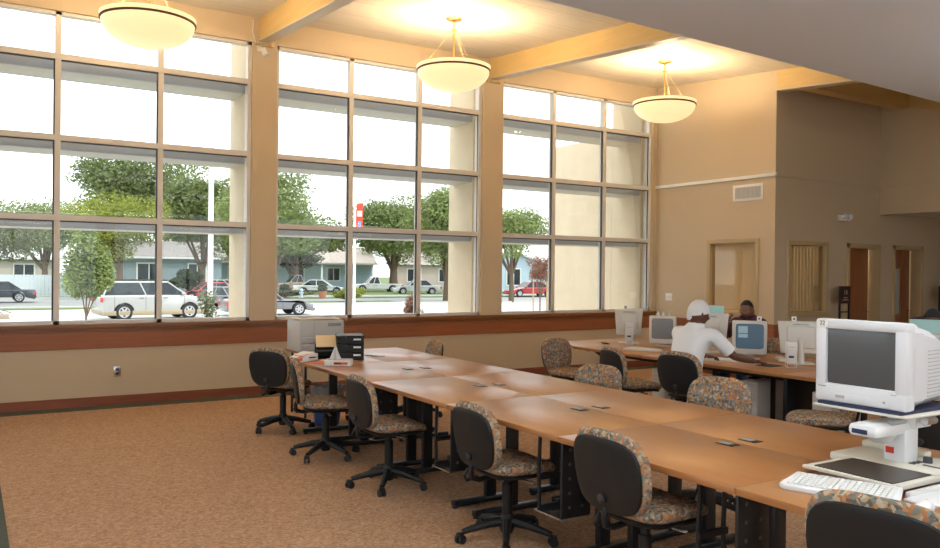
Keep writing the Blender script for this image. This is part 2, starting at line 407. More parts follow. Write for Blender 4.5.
# windows: frame of mullions and transoms, glass, gaskets
TRAN = [3.975, 3.06, 2.155]
for i, ((a, b_), ms) in enumerate(zip(BAYS, MULL)):
    root = bpy.data.objects.new('window_%d' % (i+1), None); COL.objects.link(root); root.location = ((a+b_)/2, D+.12, SILL); struct(root)
    O = Vector(root.location); M = Matrix.Translation(-O)
    y0, y1 = D+.05, D+.15; f = MB()
    f.box((a, y0, SILL), (a+.04, y1, HEAD), ALU, M=M); f.box((b_-.045, y0, SILL), (b_, y1, HEAD), ALU, M=M)
    f.box((a, y0, SILL), (b_, y1, SILL+.04), ALU, M=M); f.box((a, y0, HEAD-.035), (b_, y1, HEAD), ALU, M=M)
    for x in ms: f.box((x-.03, y0, SILL), (x+.03, y1, HEAD), ALU, M=M)
    for z in TRAN: f.box((a, y0-.004, z-.032), (b_, y1, z+.032), ALU, M=M)
    f.build('window_frame', root, smooth=False)
    g = MB(); edges = [a]+list(ms)+[b_]
    for k in range(3):
        for z in TRAN: g.box((edges[k]+.03, y0+.02, z-.045), (edges[k+1]-.03, y0+.05, z-.032), ALUDARK, M=M)
        g.box((edges[k+1]-.045, y0+.02, SILL+.04), (edges[k+1]-.03, y0+.05, TRAN[0]), ALUDARK, M=M)
    g.build('gasket', root, smooth=False)
    p = MB(); p.box((a+.03, y0+.055, SILL+.03), (b_-.03, y0+.061, HEAD-.03), GLASS, M=M); p.build('glass_pane', root, smooth=False)
    # exterior fin and light shelves
    fx = b_-.01
    if i < 3:
        t = MB(); t.box((fx, D+WT+.001, -.8), (fx+.3, 11.13, 5.25), STUCCO, .01); t.box((fx-.002, D+WT+.04, 3.3), (fx, 11.13, 3.31), SHELFCREAM)
        struct(t.build('trim_%d' % n, smooth=False)); n += 1
    for z in TRAN:
        t = MB(); t.box((a-.0, D+WT+.03, z-.105), (fx-.004, D+WT+.07, z+.02), SHELFMAT, .006); t.box((a, D+WT+.07, z-.105), (fx-.004, 10.97, z-.055), SHELFCREAM); t.box((a, 10.95, z-.105), (fx-.004, 10.99, z-.02), SHELFMAT)
        struct(t.build('trim_%d' % n, smooth=False)); n += 1
t = MB(); t.box((9.99, D+WT+.001, -.8), (10.3, 11.16, 5.25), STUCCO, .01); t.box((9.992, 11.16, -.8), (10.3, 12.85, 4.1), STUCCO, .01)
struct(t.build('wall_wing', smooth=False))

for i, (a, b_, W_) in enumerate(((-4.4, -1.2, 1), (-.9, 2.3, 1), (2.6, 5.8, 1), (6.1, 9.3, 1), (-3.6, -.4, 0), (0, 3.2, 0), (3.6, 6.8, 0), (7.2, 10.4, 0))):  # unseen west and south windows, added to bring more daylight to the soffit
    root = bpy.data.objects.new('window_%d' % (i+7), None); COL.objects.link(root); struct(root); root.location = (-4.07, (a+b_)/2, .5) if W_ else ((a+b_)/2, -5.07, .5)
    if not W_: root.rotation_euler = (0, 0, R(90))
    L_ = (b_-a)/2; zt = 3.0 if W_ else 2.8; f = MB()
    for y in (-L_+.02, -L_/3, L_/3, L_-.02): f.box((-.04, y-.03, 0), (.04, y+.03, zt), ALU)
    for z in (.03, zt*.45, zt-.03): f.box((-.04, -L_, z-.03), (.04, L_, z+.03), ALU)
    f.build('window_frame', root, smooth=False); f = MB(); f.box((-.004, -L_+.04, .05), (.002, L_-.04, zt-.05), GLASS); f.build('glass_pane', root, smooth=False)
# interior windows
def int_window(nm, M, wdt, z0, z1):
    root = bpy.data.objects.new(nm, None); COL.objects.link(root); root.matrix_world = M; struct(root)
    f = MB(); e = .05
    for lo, hi in (((-e, -.02, z0-e), (.012, .13, z1+e)), ((wdt-.012, -.02, z0-e), (wdt+e, .13, z1+e)), ((0, -.02, z1-.012), (wdt, .13, z1+e)), ((0, -.02, z0-e), (wdt, .13, z0+.012))):
        f.box(lo, hi, TANFRAME, .004)
    f.box((-e-.01, -.045, z0-e-.015), (wdt+e+.01, -.02, z0-e+.01), TANFRAME, .004)
    f.build('window_frame', root)
    g = MB(); g.box((0, .04, z0), (wdt, .046, z1), INGLASS); g.build('glass_pane', root)
    bl = MB(); bm_ = mat('blind_slats', (.80, .66, .46), .6)
    k = 0; x = .02
    while x < wdt-.05:
        bl.box((0, 0, z0+.02), (.085, .004, z1-.03), bm_, M=TR(x, .10, 0, R(10))); x += .08
    bl.box((0, .08, z1-.03), (wdt, .12, z1), bm_); bl.build('window_blind', root)
int_window('window_5', Matrix.Translation((XF, 8.95, 0)) @ Matrix.Rotation(R(-90), 4, 'Z'), .90, 1.02, 2.09)
int_window('window_6', Matrix.Translation((10.45, YC, 0)), .88, 1.02, 2.06)

# doors standing ajar in their frames
def door(nm, x0, x1, th, glz):
    root = bpy.data.objects.new(nm, None); COL.objects.link(root); root.location = (x0, YC, 0); struct(root); W = x1-x0
    f = MB(); f.box((-.06, -.02, 0), (.012, .17, 2.11), TANFRAME, .004); f.box((W-.012, -.02, 0), (W+.06, .17, 2.11), TANFRAME, .004); f.box((-.06, -.02, 2.038), (W+.06, .17, 2.11), TANFRAME, .004)
    f.build('door_frame', root)
    l = MB(); M = TR(.015, .03, 0, th)
    w_ = W-.035
    a, b_ = glz
    l.box((0, 0, .01), (a, .045, 2.04), DOORWOOD, .003, M=M); l.box((b_, 0, .01), (w_, .045, 2.04), DOORWOOD, .003, M=M)
    l.box((a, 0, .01), (b_, .045, .95), DOORWOOD, M=M); l.box((a, 0, 1.72), (b_, .045, 2.04), DOORWOOD, M=M)
    lo = l.build('door_leaf', root)
    g = MB(); g.box((a, .015, .95), (b_, .03, 1.72), mat('vision_panel', (.50, .54, .52), .15), M=M); g.build('vision_panel', lo)
    h = MB(); h.tube([(w_-.07, 0, 1.0), (w_-.07, -.05, 1.0), (w_-.18, -.055, 1.0)], .009, CHROME, M=M); h.build('door_handle', lo)
door('door_1', 11.93, 12.72, R(9), (.04, .11)); door('door_2', 13.2, 14.0, R(11), (.10, .34))

# ================================================================== WALL FITTINGS
t = MB(); t.box((-.28, -.012, -.125), (.28, 0, .125), LEDGE, .003); o = t.build('frame'); v = thing('air_vent', 'white rectangular louvred air vent high on the tan far wall', 'vent', (XF, 8.22, 2.845), R(-90)); o.parent = v
t = MB(); t.box((-.235, -.016, -.085), (.235, -.011, .085), GREYP); o = t.build('grille_backing', v)
for k in range(19):
    pass
t = MB()
for k in range(20): t.box((-.23+k*.024, -.024, -.085), (-.222+k*.024, -.016, .085), PALE)
o = t.build('slats', v)
v = thing('emergency_light', 'small white twin-lamp emergency light high on the wall above the sign stand', 'light', (11.74, YC, 2.50))
t = MB(); t.box((-.13, -.07, -.05), (.13, 0, .05), PALE, .01); t.build('housing', v)
for s_ in (-.07, .07):
    t = MB(); t.lathe([(0, 0), (.035, 0), (.045, .05), (0, .055)], WHITEP, 16, M=Matrix.Translation((s_, -.06, .02)) @ Matrix.Rotation(R(90), 4, 'X')); t.build('lamp_head', v)
v = thing('light_switch', 'white double light switch plate on far wall near the window corner', 'switch', (XF, 9.83, 1.20), R(-90))
t = MB(); t.box((-.075, -.008, -.06), (.075, 0, .06), WHITEP, .003); t.build('plate', v)
for s_ in (-.03, .03):
    t = MB(); t.box((s_-.012, -.018, -.02), (s_+.012, -.008, .02), PALE, .003); t.build('toggle', v)
v = thing('wall_outlet', 'grey electrical outlet in a steel plate low on the window wall', 'outlet', (1.49, D, .385))
t = MB(); t.box((-.04, -.007, -.06), (.04, 0, .06), CHROME, .003); t.build('plate', v)
for s_ in (-.024, .024):
    t = MB(); t.box((-.018, -.011, s_-.016), (.018, -.007, s_+.016), INK, .002); t.build('socket', v)
def spot_cam(x, label):
    v = thing('wall_camera', label, 'camera', (x, D, 4.36), 0, 'small fittings on the piers under the beams')
    t = MB(); t.box((-.03, -.02, .0), (.03, 0, .12), PALE, .004); t.tube([(0, -.01, .05), (0, -.07, .04), (.02, -.09, .0)], .009, PALE); t.build('bracket', v)
    t = MB(); t.tube([(.02, -.09, .02), (.05, -.13, -.07)], [.032, .036], PALE, 14); t.build('camera_head', v)
    return v
spot_cam(3.13, 'small cream camera hanging on the pier between the left and middle windows')
t = MB(); t.tube([(3.05, D-.01, 4.75), (3.04, D-.012, 4.6), (3.09, D-.012, 4.42)], .008, PALE, 6)
tag(t.build('conduit_cable'), 'thin cream cable running down the wall beside the left ceiling beam', 'cable')
t = MB(); t.box((-.07, 0, -.02), (.2, .0001, .02), BRASS); t.bm.free()
for x, lab in ((3.19, 'left'), (6.7, 'right')):
    v = thing('beam_bracket', 'small bolted bracket under the %s ceiling beam end' % lab, 'bracket', (x, D-.005, ceil_z(D)-.34))
    t = MB(); t.box((-.12, -.03, -.02), (.12, 0, .015), TANFRAME, .004); t.build('plate', v)
    for s_ in (-.07, .07):
        t = MB(); t.tube([(s_, -.03, 0), (s_, -.045, 0)], .014, BRASS, 8); t.build('bolt', v)

def sign_stand(x, y, h, l1, label):
    v = thing('sign_stand', label, 'sign', (x, y, 0))
    for s_ in (-.12, .12):
        t = MB(); t.box((s_-.012, -.012, .02), (s_+.012, .012, h), BLACKM); t.build('post', v)
    t = MB(); t.box((-.16, -.15, 0), (.16, .15, .025), BLACKM, .006); t.build('base', v)
    for z in (h*.72, .5):
        t = MB(); t.box((-.12, -.008, z-.01), (.12, .008, z+.01), BLACKM); t.build('crossbar', v)
    t = MB(); t.box((-.13, -.02, h-.27), (.13, .014, h), mat('sign_brown', (.035, .012, .01), .5), .004)
    Mx = Matrix.Translation((0, -.0225, h-.10)) @ Matrix.Rotation(R(90), 4, 'X')
    text_mb(t, l1, .10, CREAMPRINT, Mx)
    for k, ww in ((0, .10), (1, .15)): t.box((-ww/2, -.0225, h-.185-k*.035), (ww/2, -.0205, h-.172-k*.035), CREAMPRINT)
    t.build('sign_board', v)
sign_stand(11.55, 7.55, 1.43, '18', 'dark brown sign on a slim black stand left of the nearer doorway')
sign_stand(14.3, 7.5, 1.43, '18', 'dark brown sign on a black stand right of the farther doorway')

# ================================================================== PENDANTS
def pendant(x, y, label):
    zc = ceil_z(y); v = thing('pendant_light', label, 'pendant light', (x, y, zc), 0, 'bowl pendants under the high ceiling')
    rz = 4.07-zc                                    # bowl rim height relative to canopy
    t = MB(); t.lathe([(0, 0), (.10, 0), (.10, -.015), (.085, -.03), (.02, -.035), (.02, -.06), (0, -.06)], BRASS, 24); t.build('canopy', v)
    t = MB(); t.tube([(0, 0, -.05), (0, 0, rz-.06)], .012, BRASS, 10); t.lathe([(0, -.14), (.03, -.145), (.03, -.16), (0, -.165)], BRASS, 16); t.build('rod', v)
    for k in range(3):
        a = 2*PI*k/3+.5; t = MB(); t.tube([(.02*math.cos(a), .02*math.sin(a), -.15), ((.30+.0)*math.cos(a)*1.25, .375*math.sin(a), rz)], .0014, WIRE, 6); t.build('wire', v)
    R_ = .435; dp = .235; prof = []
    for k in range(13):
        a = k/12*PI/2; prof.append((R_*math.sin(a)**.9, rz-.055-dp*math.cos(a)**1.05+.0))
    pr = prof + [(R_+.012, rz-.03), (R_+.014, rz), (R_-.005, rz+.004), (R_-.01, rz-.05)]
    pr += [(r*.97, z+.012) for r, z in prof[::-1]]
    t = MB(); t.lathe(pr, BOWL, 48); t.build('glass_bowl', v)
    t = MB(); t.lathe([(R_-.004, rz-.062), (R_+.013, rz-.058), (R_+.014, rz-.042), (R_-.004, rz-.046), (R_-.004, rz-.062)], RIMDARK, 48); t.build('rim_band', v)
    ld = bpy.data.lights.new('bulb', 'POINT'); ld.energy = 68; ld.color = (1, .80, .54); ld.shadow_soft_size = .12
    l = bpy.data.objects.new('bulb', ld); COL.objects.link(l); l.parent = v; l.location = (0, 0, rz-.03)
    return v
pendant(1.50, 8.46, 'warm lit glass bowl pendant in front of the leftmost window')
pendant(4.98, 8.42, 'warm lit glass bowl pendant in front of the middle window')
pendant(8.52, 8.42, 'warm lit glass bowl pendant nearest the far wall')
t = MB(); t.lathe([(0, 0), (.05, 0), (.05, -.02), (0, -.025)], LEDGE, 16); o = t.build('smoke_detector', loc=(5.0, 7.0, ceil_z(7.0))); tag(o, 'small round ceiling detector near the middle pendant', 'detector')
# added out-of-view fill lights, brightening the lower ceiling; shaped as suspended up/down fixtures
for k, (x, y, lab) in enumerate(((1.4, 2.1, 'nearest the work tables'), (3.6, 1.1, 'over the near tables'), (8.3, 1.9, 'toward the hall'), (1.2, -2.6, 'by the added south windows, left'), (5.6, -2.8, 'by the added south windows, middle'), (10.0, -2.8, 'by the added south windows, right'))):
    v = thing('added_fill_light', 'added unseen fill light, long, white and suspended, ' + lab, 'ceiling light', (x, y, 3.6), 0, 'added fill lights under the low ceiling')
    t = MB(); t.box((-.75, -.20, -.90), (.75, .20, -.84), LEDGE, .006); t.build('housing', v)
    t = MB(); t.box((-.72, -.18, -.839), (.72, .18, -.835), mat('fill_upper_lens', (.9, .9, .88), .5, emit=((1, .99, .98), 19.0))); t.build('upper_lens', v)
    t = MB(); t.box((-.72, -.18, -.906), (.72, .18, -.901), mat('fill_lower_lens', (.9, .9, .88), .5, emit=((1, .97, .93), 5.0))); t.build('lower_lens', v)
    for q in (-.6, .6):
        t = MB(); t.tube([(q, 0, -.84), (q, 0, 0)], .004, CHROME, 6); t.build('hanger', v)

# ================================================================== TABLES
TX = [2.644, 3.372, 4.10]; TY = [1.03, 2.2, 3.36, 4.53, 5.70, 6.87, 8.12]; TZ = .735
def make_table(name, x0, x1, y0, y1, label, group, front, chamfer=None, grom=True, cut=None):
    cx, cy = (x0+x1)/2, (y0+y1)/2; v = thing(name, label, 'table', (cx, cy, 0), 0, group)
    g = .0015; X0, X1, Y0, Y1 = x0+g-cx, x1-g-cx, y0+g-cy, y1-g-cy
    poly = [(X0, Y0), (X1, Y0), (X1, Y1), (X0, Y1)]
    if chamfer == 'front': poly = [(X0, Y0), (X1, Y0), (X1, Y1), (X0+.42, Y1), (X0, Y1-.62)]
    if chamfer == 'front_small': poly = [(X0, Y0), (X1, Y0), (X1, Y1), (X0+.33, Y1), (X0, Y1-.6)]
    t = MB(); t.prism(poly, TZ-.032, TZ, TABLEWOOD, bev=.004)
    for f in t.bm.faces:
        if abs(f.normal.z) < .5: f.material_index = t.mi(EDGEWOOD)
    t.build('tabletop', v)
    s = 1 if front else -1                          # front row opens to -X, back row to +X
    for yy in (Y0+.13, (Y1-.13 if not chamfer else Y1-.62)):
        t = MB(); xo = X0+.14 if front else X1-.14
        t.box((min(xo, xo+s*.52), yy-.028, .012), (max(xo, xo+s*.52), yy+.028, .05), BLACKM, .008)
        px = xo+s*.30; t.box((px-.04, yy-.022, .05), (px+.04, yy+.022, .66), BLACKM, .006)
        t.prism([(px-s*.20, .695), (px+s*.22, .695), (px+s*.05, .60), (px-s*.04, .60)], -.012, .012, BLACKM, M=Matrix(((1, 0, 0, 0), (0, 0, -1, yy), (0, 1, 0, 0), (0, 0, 0, 1))))
        t.box((px-.25, yy-.02, .67), (px+.25, yy+.02, TZ-.034), BLACKM)
        for q in (xo+s*.02, xo+s*.50): t.lathe([(0, 0), (.02, 0), (.02, .012), (0, .012)], BLACKR, 10, M=Matrix.Translation((q, yy, 0)))
        t.build('leg', v)
    t = MB(); t.box((-.02-s*(-.05), Y0+.13, .62), (.02-s*(-.05), Y1-.2 if not chamfer else Y1-.64, .66), BLACKM); t.build('cross_bar', v)
    if grom:
        gx = X1-.085 if front else X0+.085
        for q in (0,):
            t = MB(); t.box((gx-.035, q-.055, TZ), (gx+.035, q+.055, TZ+.003), BLACK, .002); t.box((gx-.02, q-.02, TZ+.003), (gx+.02, q+.045, TZ+.005), CHROME if 0 else GREYP); t.build('cable_grommet', v)
    return v
def cpu_holder(v, X, Y, s=1):
    # straps and plate that would carry a computer tower, hung under the table front; X,Y local to table
    t = MB(); Mz = TR(X, Y, 0)
    t.box((0, -.012, .27), (.20, .006, .70), BLACKM, .006, M=Mz)
    for i in range(2):
        for k in range(5): t.tube([(.05+.09*i, -.012, .33+.078*k), (.05+.09*i, -.015, .33+.078*k)], .009, mat('dark_dimple', (.07, .075, .08), .4), 10, M=Mz)
    for sx in (.01, .17):
        t.tube([(sx, .20, .70), (sx+.0, .21, .46), (sx-.0, .20, .28)], .012, BLACKM, 6, M=Mz)
    t.box((.0, .19, .44), (.18, .21, .47), BLACKM, M=Mz); t.box((0, .19, .27), (.18, .21, .30), BLACKM, M=Mz)
    t.build('tower_holder', v)
    t = MB(); t.box((0, 0, .262), (.20, .24, .27), CHROME, M=Mz); t.build('holder_plate', v)
names = ['under the video magnifier', 'second from the camera', 'third from the camera', 'fourth from the camera', 'second from the window end', 'at the window end with cut-off corner']
for k in range(6):
    v = make_table('work_table', TX[0], TX[1], TY[k], TY[k+1], 'wood work table, left row of the long block, ' + names[k], 'long block of work tables', True, 'front' if k == 5 else None)
    if 1 <= k <= 4: cpu_holder(v, TX[0]+.07-(TX[0]+TX[1])/2, TY[k]+.05-(TY[k]+TY[k+1])/2)
    names2 = names[k].replace('under the video', 'behind the video').replace('at the window end with cut-off corner', 'beside the cut-off table')
    make_table('work_table', TX[1], TX[2], TY[k], TY[k+1], 'wood work table, right row of the long block, ' + names2, 'long block of work tables', False)
CX = [6.02, 6.74, 7.46]; CY = [2.19, 3.36, 4.52, 6.24, 7.96]
cn = ['nearest the picture\'s right edge', 'with the brochure stand', 'where the person in white works', 'with cut-off corner by the windows']
for k in range(4):
    v = make_table('computer_table', CX[0], CX[1], CY[k], CY[k+1], 'wood computer table, front row, ' + cn[k], 'computer tables near the far wall', True, 'front_small' if k == 3 else None, False)
    make_table('computer_table', CX[1], CX[2], CY[k], CY[k+1], 'wood computer table, rear row, ' + cn[k].replace('with the brochure', 'behind the brochure').replace('where the', 'beyond where the').replace('with cut-off corner', 'beside the cut-off table'), 'computer tables near the far wall', False, None, False)

# ================================================================== CHAIRS
def make_chair():
    v = thing('task_chair', 'x', 'chair')
    # five star base
    t = MB()
    for k in range(5):
        a = 2*PI*k/5+.35; c, s_ = math.cos(a), math.sin(a)
        pts = [(.03*c, .03*s_, .115), (.12*c, .12*s_, .105), (.22*c, .22*s_, .082), (.275*c, .275*s_, .068)]
        t.tube(pts, [.030, .026, .021, .017], BLACK, 8)
    t.lathe([(0, .05), (.035, .05), (.045, .08), (.045, .14), (.036, .16), (0, .16)], BLACK, 16)
    b_ = t.build('star_base', v)
    for k in range(5):
        a = 2*PI*k/5+.35; c, s_ = math.cos(a), math.sin(a); t = MB()
        M = TR(.285*c, .285*s_, 0, a+.6)
        for q in (-.016, .016): t.tube([(0, q-.008, .026), (0, q+.008, .026)], .026, BLACKR, 14, M=M)
        t.box((-.012, -.02, .035), (.02, .02, .064), BLACK, .006, M=M); t.build('caster', v)
    t = MB(); t.lathe([(0, .12), (.032, .12), (.032, .34), (.024, .345), (.024, .40), (0, .40)], BLACK, 16); t.build('gas_column', v)
    t = MB(); t.box((-.12, -.09, .385), (.10, .09, .415), BLACK, .01); t.tube([(.0, -.09, .40), (.02, -.20, .39), (.03, -.235, .39)], .008, CHROME, 8)
    t.tube([(-.10, .0, .395), (-.20, 0, .385), (-.248, 0, .40), (-.256, 0, .44), (-.240, 0, .50)], [.016, .016, .017, .017, .014], BLACK, 8)
    t.tube([(-.18, .05, .39), (-.25, .055, .372), (-.268, .05, .40), (-.25, .04, .45)], .008, BLACK, 6)
    t.build('mechanism', v)
    # seat cushion and pan
    def seat(u, vv, n_):                              # u across (y), vv along x
        x = .02+vv; drop = -.035*max(0, (vv-.10)/.14)**2
        return (x, u, .455+n_+drop-.012*math.cos(u/.24*PI/2)+.012+(0.03*max(0, (-vv-.12)/.12)**2))
    t = MB(); t.pillow(.47, .46, .085, FABRIC, seat, e=3.6, pw=3.2, nr=9, na=40); t.build('seat', v)
    t = MB(); t.pillow(.44, .43, .04, BLACK, lambda u, vv, n_: (seat(u, vv, 0)[0], u, seat(u, vv, 0)[2]-.04+n_), e=3.4, pw=4, nr=5, na=32); t.build('seat_pan', v)
    # backrest
    def back(u, vv, n_):
        z = .645+vv; x = -.235-.14*vv*1.0+.50*u*u+.35*(vv+.02)**2*0
        wq = 1-.10*max(0, -vv/.2)                   # slightly narrower at the bottom
        return (x+n_, u*wq, z-.0)
    t = MB(); t.pillow(.48, .385, .075, FABRIC, back, e=3.4, pw=3.0, nr=10, na=44); t.build('backrest', v)
    def shell(u, vv, n_):
        p_ = back(u, vv, 0); return (p_[0]-.030+n_, p_[1], p_[2]-.012)
    t = MB(); t.pillow(.445, .345, .03, BLACK, shell, e=3.6, pw=5, nr=8, na=40)
    sh = t.build('back_shell', v)
    t = MB(); M = Matrix.Translation(back(0, -.12, -.048)) @ Matrix.Rotation(R(-90), 4, 'Y'); t.lathe([(0, -.005), (.022, -.005), (.024, .012), (.017, .02), (0, .02)], BLACKR, 12, M=M); t.build('knob', sh)
    return v
proto = make_chair(); used = [False]
def chair(hx, hy, th, label, dz=0, group='patterned task chairs around the tables'):
    if not used[0]:
        used[0] = True; o = proto; o.location = (hx, hy, 0); o.rotation_euler = (0, 0, R(th)); o['label'] = label; o['group'] = group
    else: o = dup(proto, (hx, hy, 0), R(th), label, group)
    if dz:
        for c in o.children:
            k = c.name.split('.')[0]
            if k in ('seat', 'seat_pan', 'backrest', 'back_shell', 'mechanism'): c.location.z += dz
            if k == 'gas_column': c.scale.z = 1+dz/.38; c.location.z = -.12*dz/.38
    return o
chair(2.68, 7.80, 34, 'patterned task chair farthest left, its black back turned to the camera near the window wall')
chair(2.62, 6.52, -20, 'patterned task chair second from the left, in front of the wastebasket')
chair(2.66, 5.38, -2, 'patterned task chair third from the left along the table edge')
chair(2.74, 3.95, -2, 'patterned task chair fourth from the left, between two table leg pairs')
chair(2.72, 2.78, 0, 'patterned task chair in the lower middle, close to the near end of the tables', .05)
chair(2.58, 1.45, 10, 'patterned task chair cut off by the bottom right edge, in front of the white keyboard', .10)
chair(4.14, 7.78, 168, 'patterned chair across the tables nearest the window wall, only its padded top showing', .0)
chair(4.17, 5.0, 190, 'patterned chair across the tables in the middle, padded top showing', .01)
chair(4.18, 3.75, 192, 'patterned chair across the tables directly in front of the man in white', .05)
chair(5.84, 7.18, -80, 'patterned task chair at the cut-off window end of the computer tables', .0)
chair(5.66, 5.98, -14, 'patterned task chair between the window-end chair and the man in white', .03)
chair(5.54, 5.06, 4, 'patterned task chair the man in white sits on', .08)
chair(5.75, 3.95, 135, 'patterned task chair turned sideways, half hidden behind the large magnifier monitor', .0)
chair(5.50, 2.98, 20, 'patterned chair with black back showing right of the magnifier column', .0)
chair(7.98, 6.28, 180, 'patterned task chair under the man behind the monitors', .0)
chair(8.05, 4.25, 175, 'patterned task chair under the person in a black hat', .0)
chair(10.9, 6.0, 150, 'dark chair with a rounded back standing before the farther doorway', .12)

# ================================================================== TABLE-TOP THINGS AT THE WINDOW END
v = thing('printer_table', 'small dark-legged side table under the office printer', 'table', (3.22, 8.52, 0))
t = MB(); t.box((-.20, -.28, .69), (.40, .24, .715), EDGEWOOD, .004); t.build('tabletop', v)
for sx in (-.12, .36):
    for sy in (-.22, .20):
        t = MB(); t.tube([(sx, sy, 0), (sx, sy, .69)], .014, BLACKM, 8); t.build('leg', v)
v = thing('office_printer', 'large pale grey office laser printer with paper sheets on top', 'printer', (3.21, 8.50, .715))
PG = mat('printer_grey', (.52, .51, .48), .5)
t = MB(); t.box((-.20, -.25, .0), (.31, .15, .335), PG, .012); t.box((-.20, -.255, .165), (.315, -.25, .172), GREYP); t.box((-.04, -.253, .172), (-.034, -.25, .33), GREYP); t.build('body', v)
for z0, z1 in ((.01, .085), (.09, .16)):
    t = MB(); t.box((-.19, -.268, z0), (.10, -.25, z1), PG, .006); dr = t.build('paper_drawer', v)
    t = MB(); t.box((-.12, -.272, z1-.03), (-.02, -.266, z1-.018), GREYP); t.build('handle', dr)
t = MB(); t.box((.12, -.256, .27), (.27, -.249, .305), mat('printer_panel', (.27, .30, .31), .4), .002); t.build('control_panel', v)
def sheet(name, loc, rz, w_, d_, m, label, cat, curl=.01, g=None, th=.001):
    t = MB(); tb = bmesh.new(); nx, ny = 8, 6; vs = [[tb.verts.new((w_*(i/nx-.5), d_*(j/ny-.5), curl*math.sin(i/nx*PI*2)*(j/ny)+abs(curl))) for j in range(ny+1)] for i in range(nx+1)]
    for i in range(nx):
        for j in range(ny): tb.faces.new((vs[i][j], vs[i+1][j], vs[i+1][j+1], vs[i][j+1]))
    ex = bmesh.ops.extrude_face_region(tb, geom=tb.faces[:])
    for q in ex['geom']:
        if isinstance(q, bmesh.types.BMVert): q.co.z -= th
    t._merge(tb, m); o = t.build(name); o.location = loc; o.rotation_euler = (0, 0, rz); return tag(o, label, cat, g)
sheet('paper_sheet', (3.13, 8.44, 1.052), .1, .24, .30, WHITEPAPER, 'curled white paper on the left of the printer top', 'paper', .012)
sheet('paper_sheet', (3.38, 8.46, 1.052), -.15, .26, .30, WHITEPAPER, 'curled white paper on the right of the printer top', 'paper', .010)
# letter organiser
v = thing('letter_organizer', 'black stacked letter tray organiser on the table beside the tissue box', 'organizer', (3.17, 7.30, TZ), R(-20))
t = MB()
for z in (0, .075, .15, .225): t.box((-.13, -.15, z), (.13, .15, z+.008), BLACK)
t.box((-.13, -.15, 0), (-.124, .15, .233), BLACK); t.box((.124, -.15, 0), (.13, .15, .233), BLACK); t.box((-.13, .144, 0), (.13, .15, .233), BLACK)
for z in (.012, .087, .162): t.box((-.122, -.152, z), (.122, -.146, z+.058), BLACK)
t.build('tray_stack', v)
for z in (.05, .125, .2):
    t = MB(); t.box((.03, -.156, z-.01), (.10, -.152, z+.006), WHITEPAPER); t.build('label_tab', v)
v = thing('file_holder', 'black open desk sorter left of the letter organiser', 'organizer', (2.97, 7.45, TZ), R(-20))
t = MB(); t.box((-.09, -.12, 0), (.09, .12, .01), BLACK); t.box((-.09, -.12, .07), (.09, .12, .078), BLACK)
for sx in (-.09, .084): t.box((sx, -.12, 0), (sx+.006, .12, .15), BLACK)
t.box((-.09, .114, 0), (.09, .12, .15), BLACK); t.build('tray_frame', v)
t = MB(); M = Matrix.Translation((3.02, 7.36, TZ+.168)) @ Matrix.Rotation(R(-20), 4, 'Z') @ Matrix.Rotation(R(22), 4, 'X')
t.box((-.16, -.12, 0), (.14, .12, .006), MANILA, M=M); tag(t.build('manila_folder'), 'tan manila folder propped on the black desk sorter', 'folder')
# tissue box
v = thing('tissue_box', 'white and orange tissue box with a tissue standing out of it', 'tissue box', (2.86, 6.82, TZ), R(-33))
t = MB(); t.box((-.12, -.058, 0), (.12, .058, .055), WHITEPAPER, .003); t.box((-.03, -.0595, .012), (.09, -.058, .034), ORANGEP); t.box((-.035, -.0605, .016), (.03, -.0595, .030), INK)
t.box((-.1205, -.04, .01), (-.12, .04, .03), ORANGEP); t.box((-.12, -.058, .0545), (.12, -.02, .0556), ORANGEP); t.build('carton', v)
t = MB()
for a in (0, 1, 2):
    M = TR(-.03, 0, .054, a*1.05)
    t.prism([(-.055, 0), (.055, 0), (.028, .055), (.008, .115), (-.012, .105), (-.035, .05)], -.0015, .0015, WHITEPAPER, M=M @ Matrix.Rotation(R(90), 4, 'X'))
t.build('tissue', v)
# second opened carton, loose printed papers
v = thing('opened_carton', 'opened white carton with orange print lying at the table corner under the printer', 'box', (2.72, 7.28, TZ), R(25))
t = MB(); t.box((-.10, -.06, 0), (.10, .06, .07), WHITEPAPER, .003); t.box((-.02, -.0615, .03), (.07, -.06, .042), INK); t.box((-.1015, -.05, .01), (-.10, .05, .06), ORANGEP); t.build('carton', v)
t = MB(); t.box((-.13, -.07, .075), (.05, .07, .078), WHITEPAPER, M=Matrix.Rotation(R(-14), 4, 'Y')); t.box((-.13, -.072, .079), (-.02, -.03, .0795), ORANGEP, M=Matrix.Rotation(R(-14), 4, 'Y')); t.build('flap', v)
sheet('leaflet', (2.80, 7.10, TZ), .7, .22, .14, ORANGEP, 'orange and white leaflet between the opened carton and the tissue box', 'paper', .006)
sheet('leaflet', (2.93, 7.16, TZ), .3, .2, .15, MANILA, 'tan leaflet lying behind the tissue box', 'paper', .008)
sheet('leaflet', (3.50, 7.35, TZ), -.4, .14, .10, INK, 'dark leaflet lying flat right of the letter organiser', 'paper', .003)
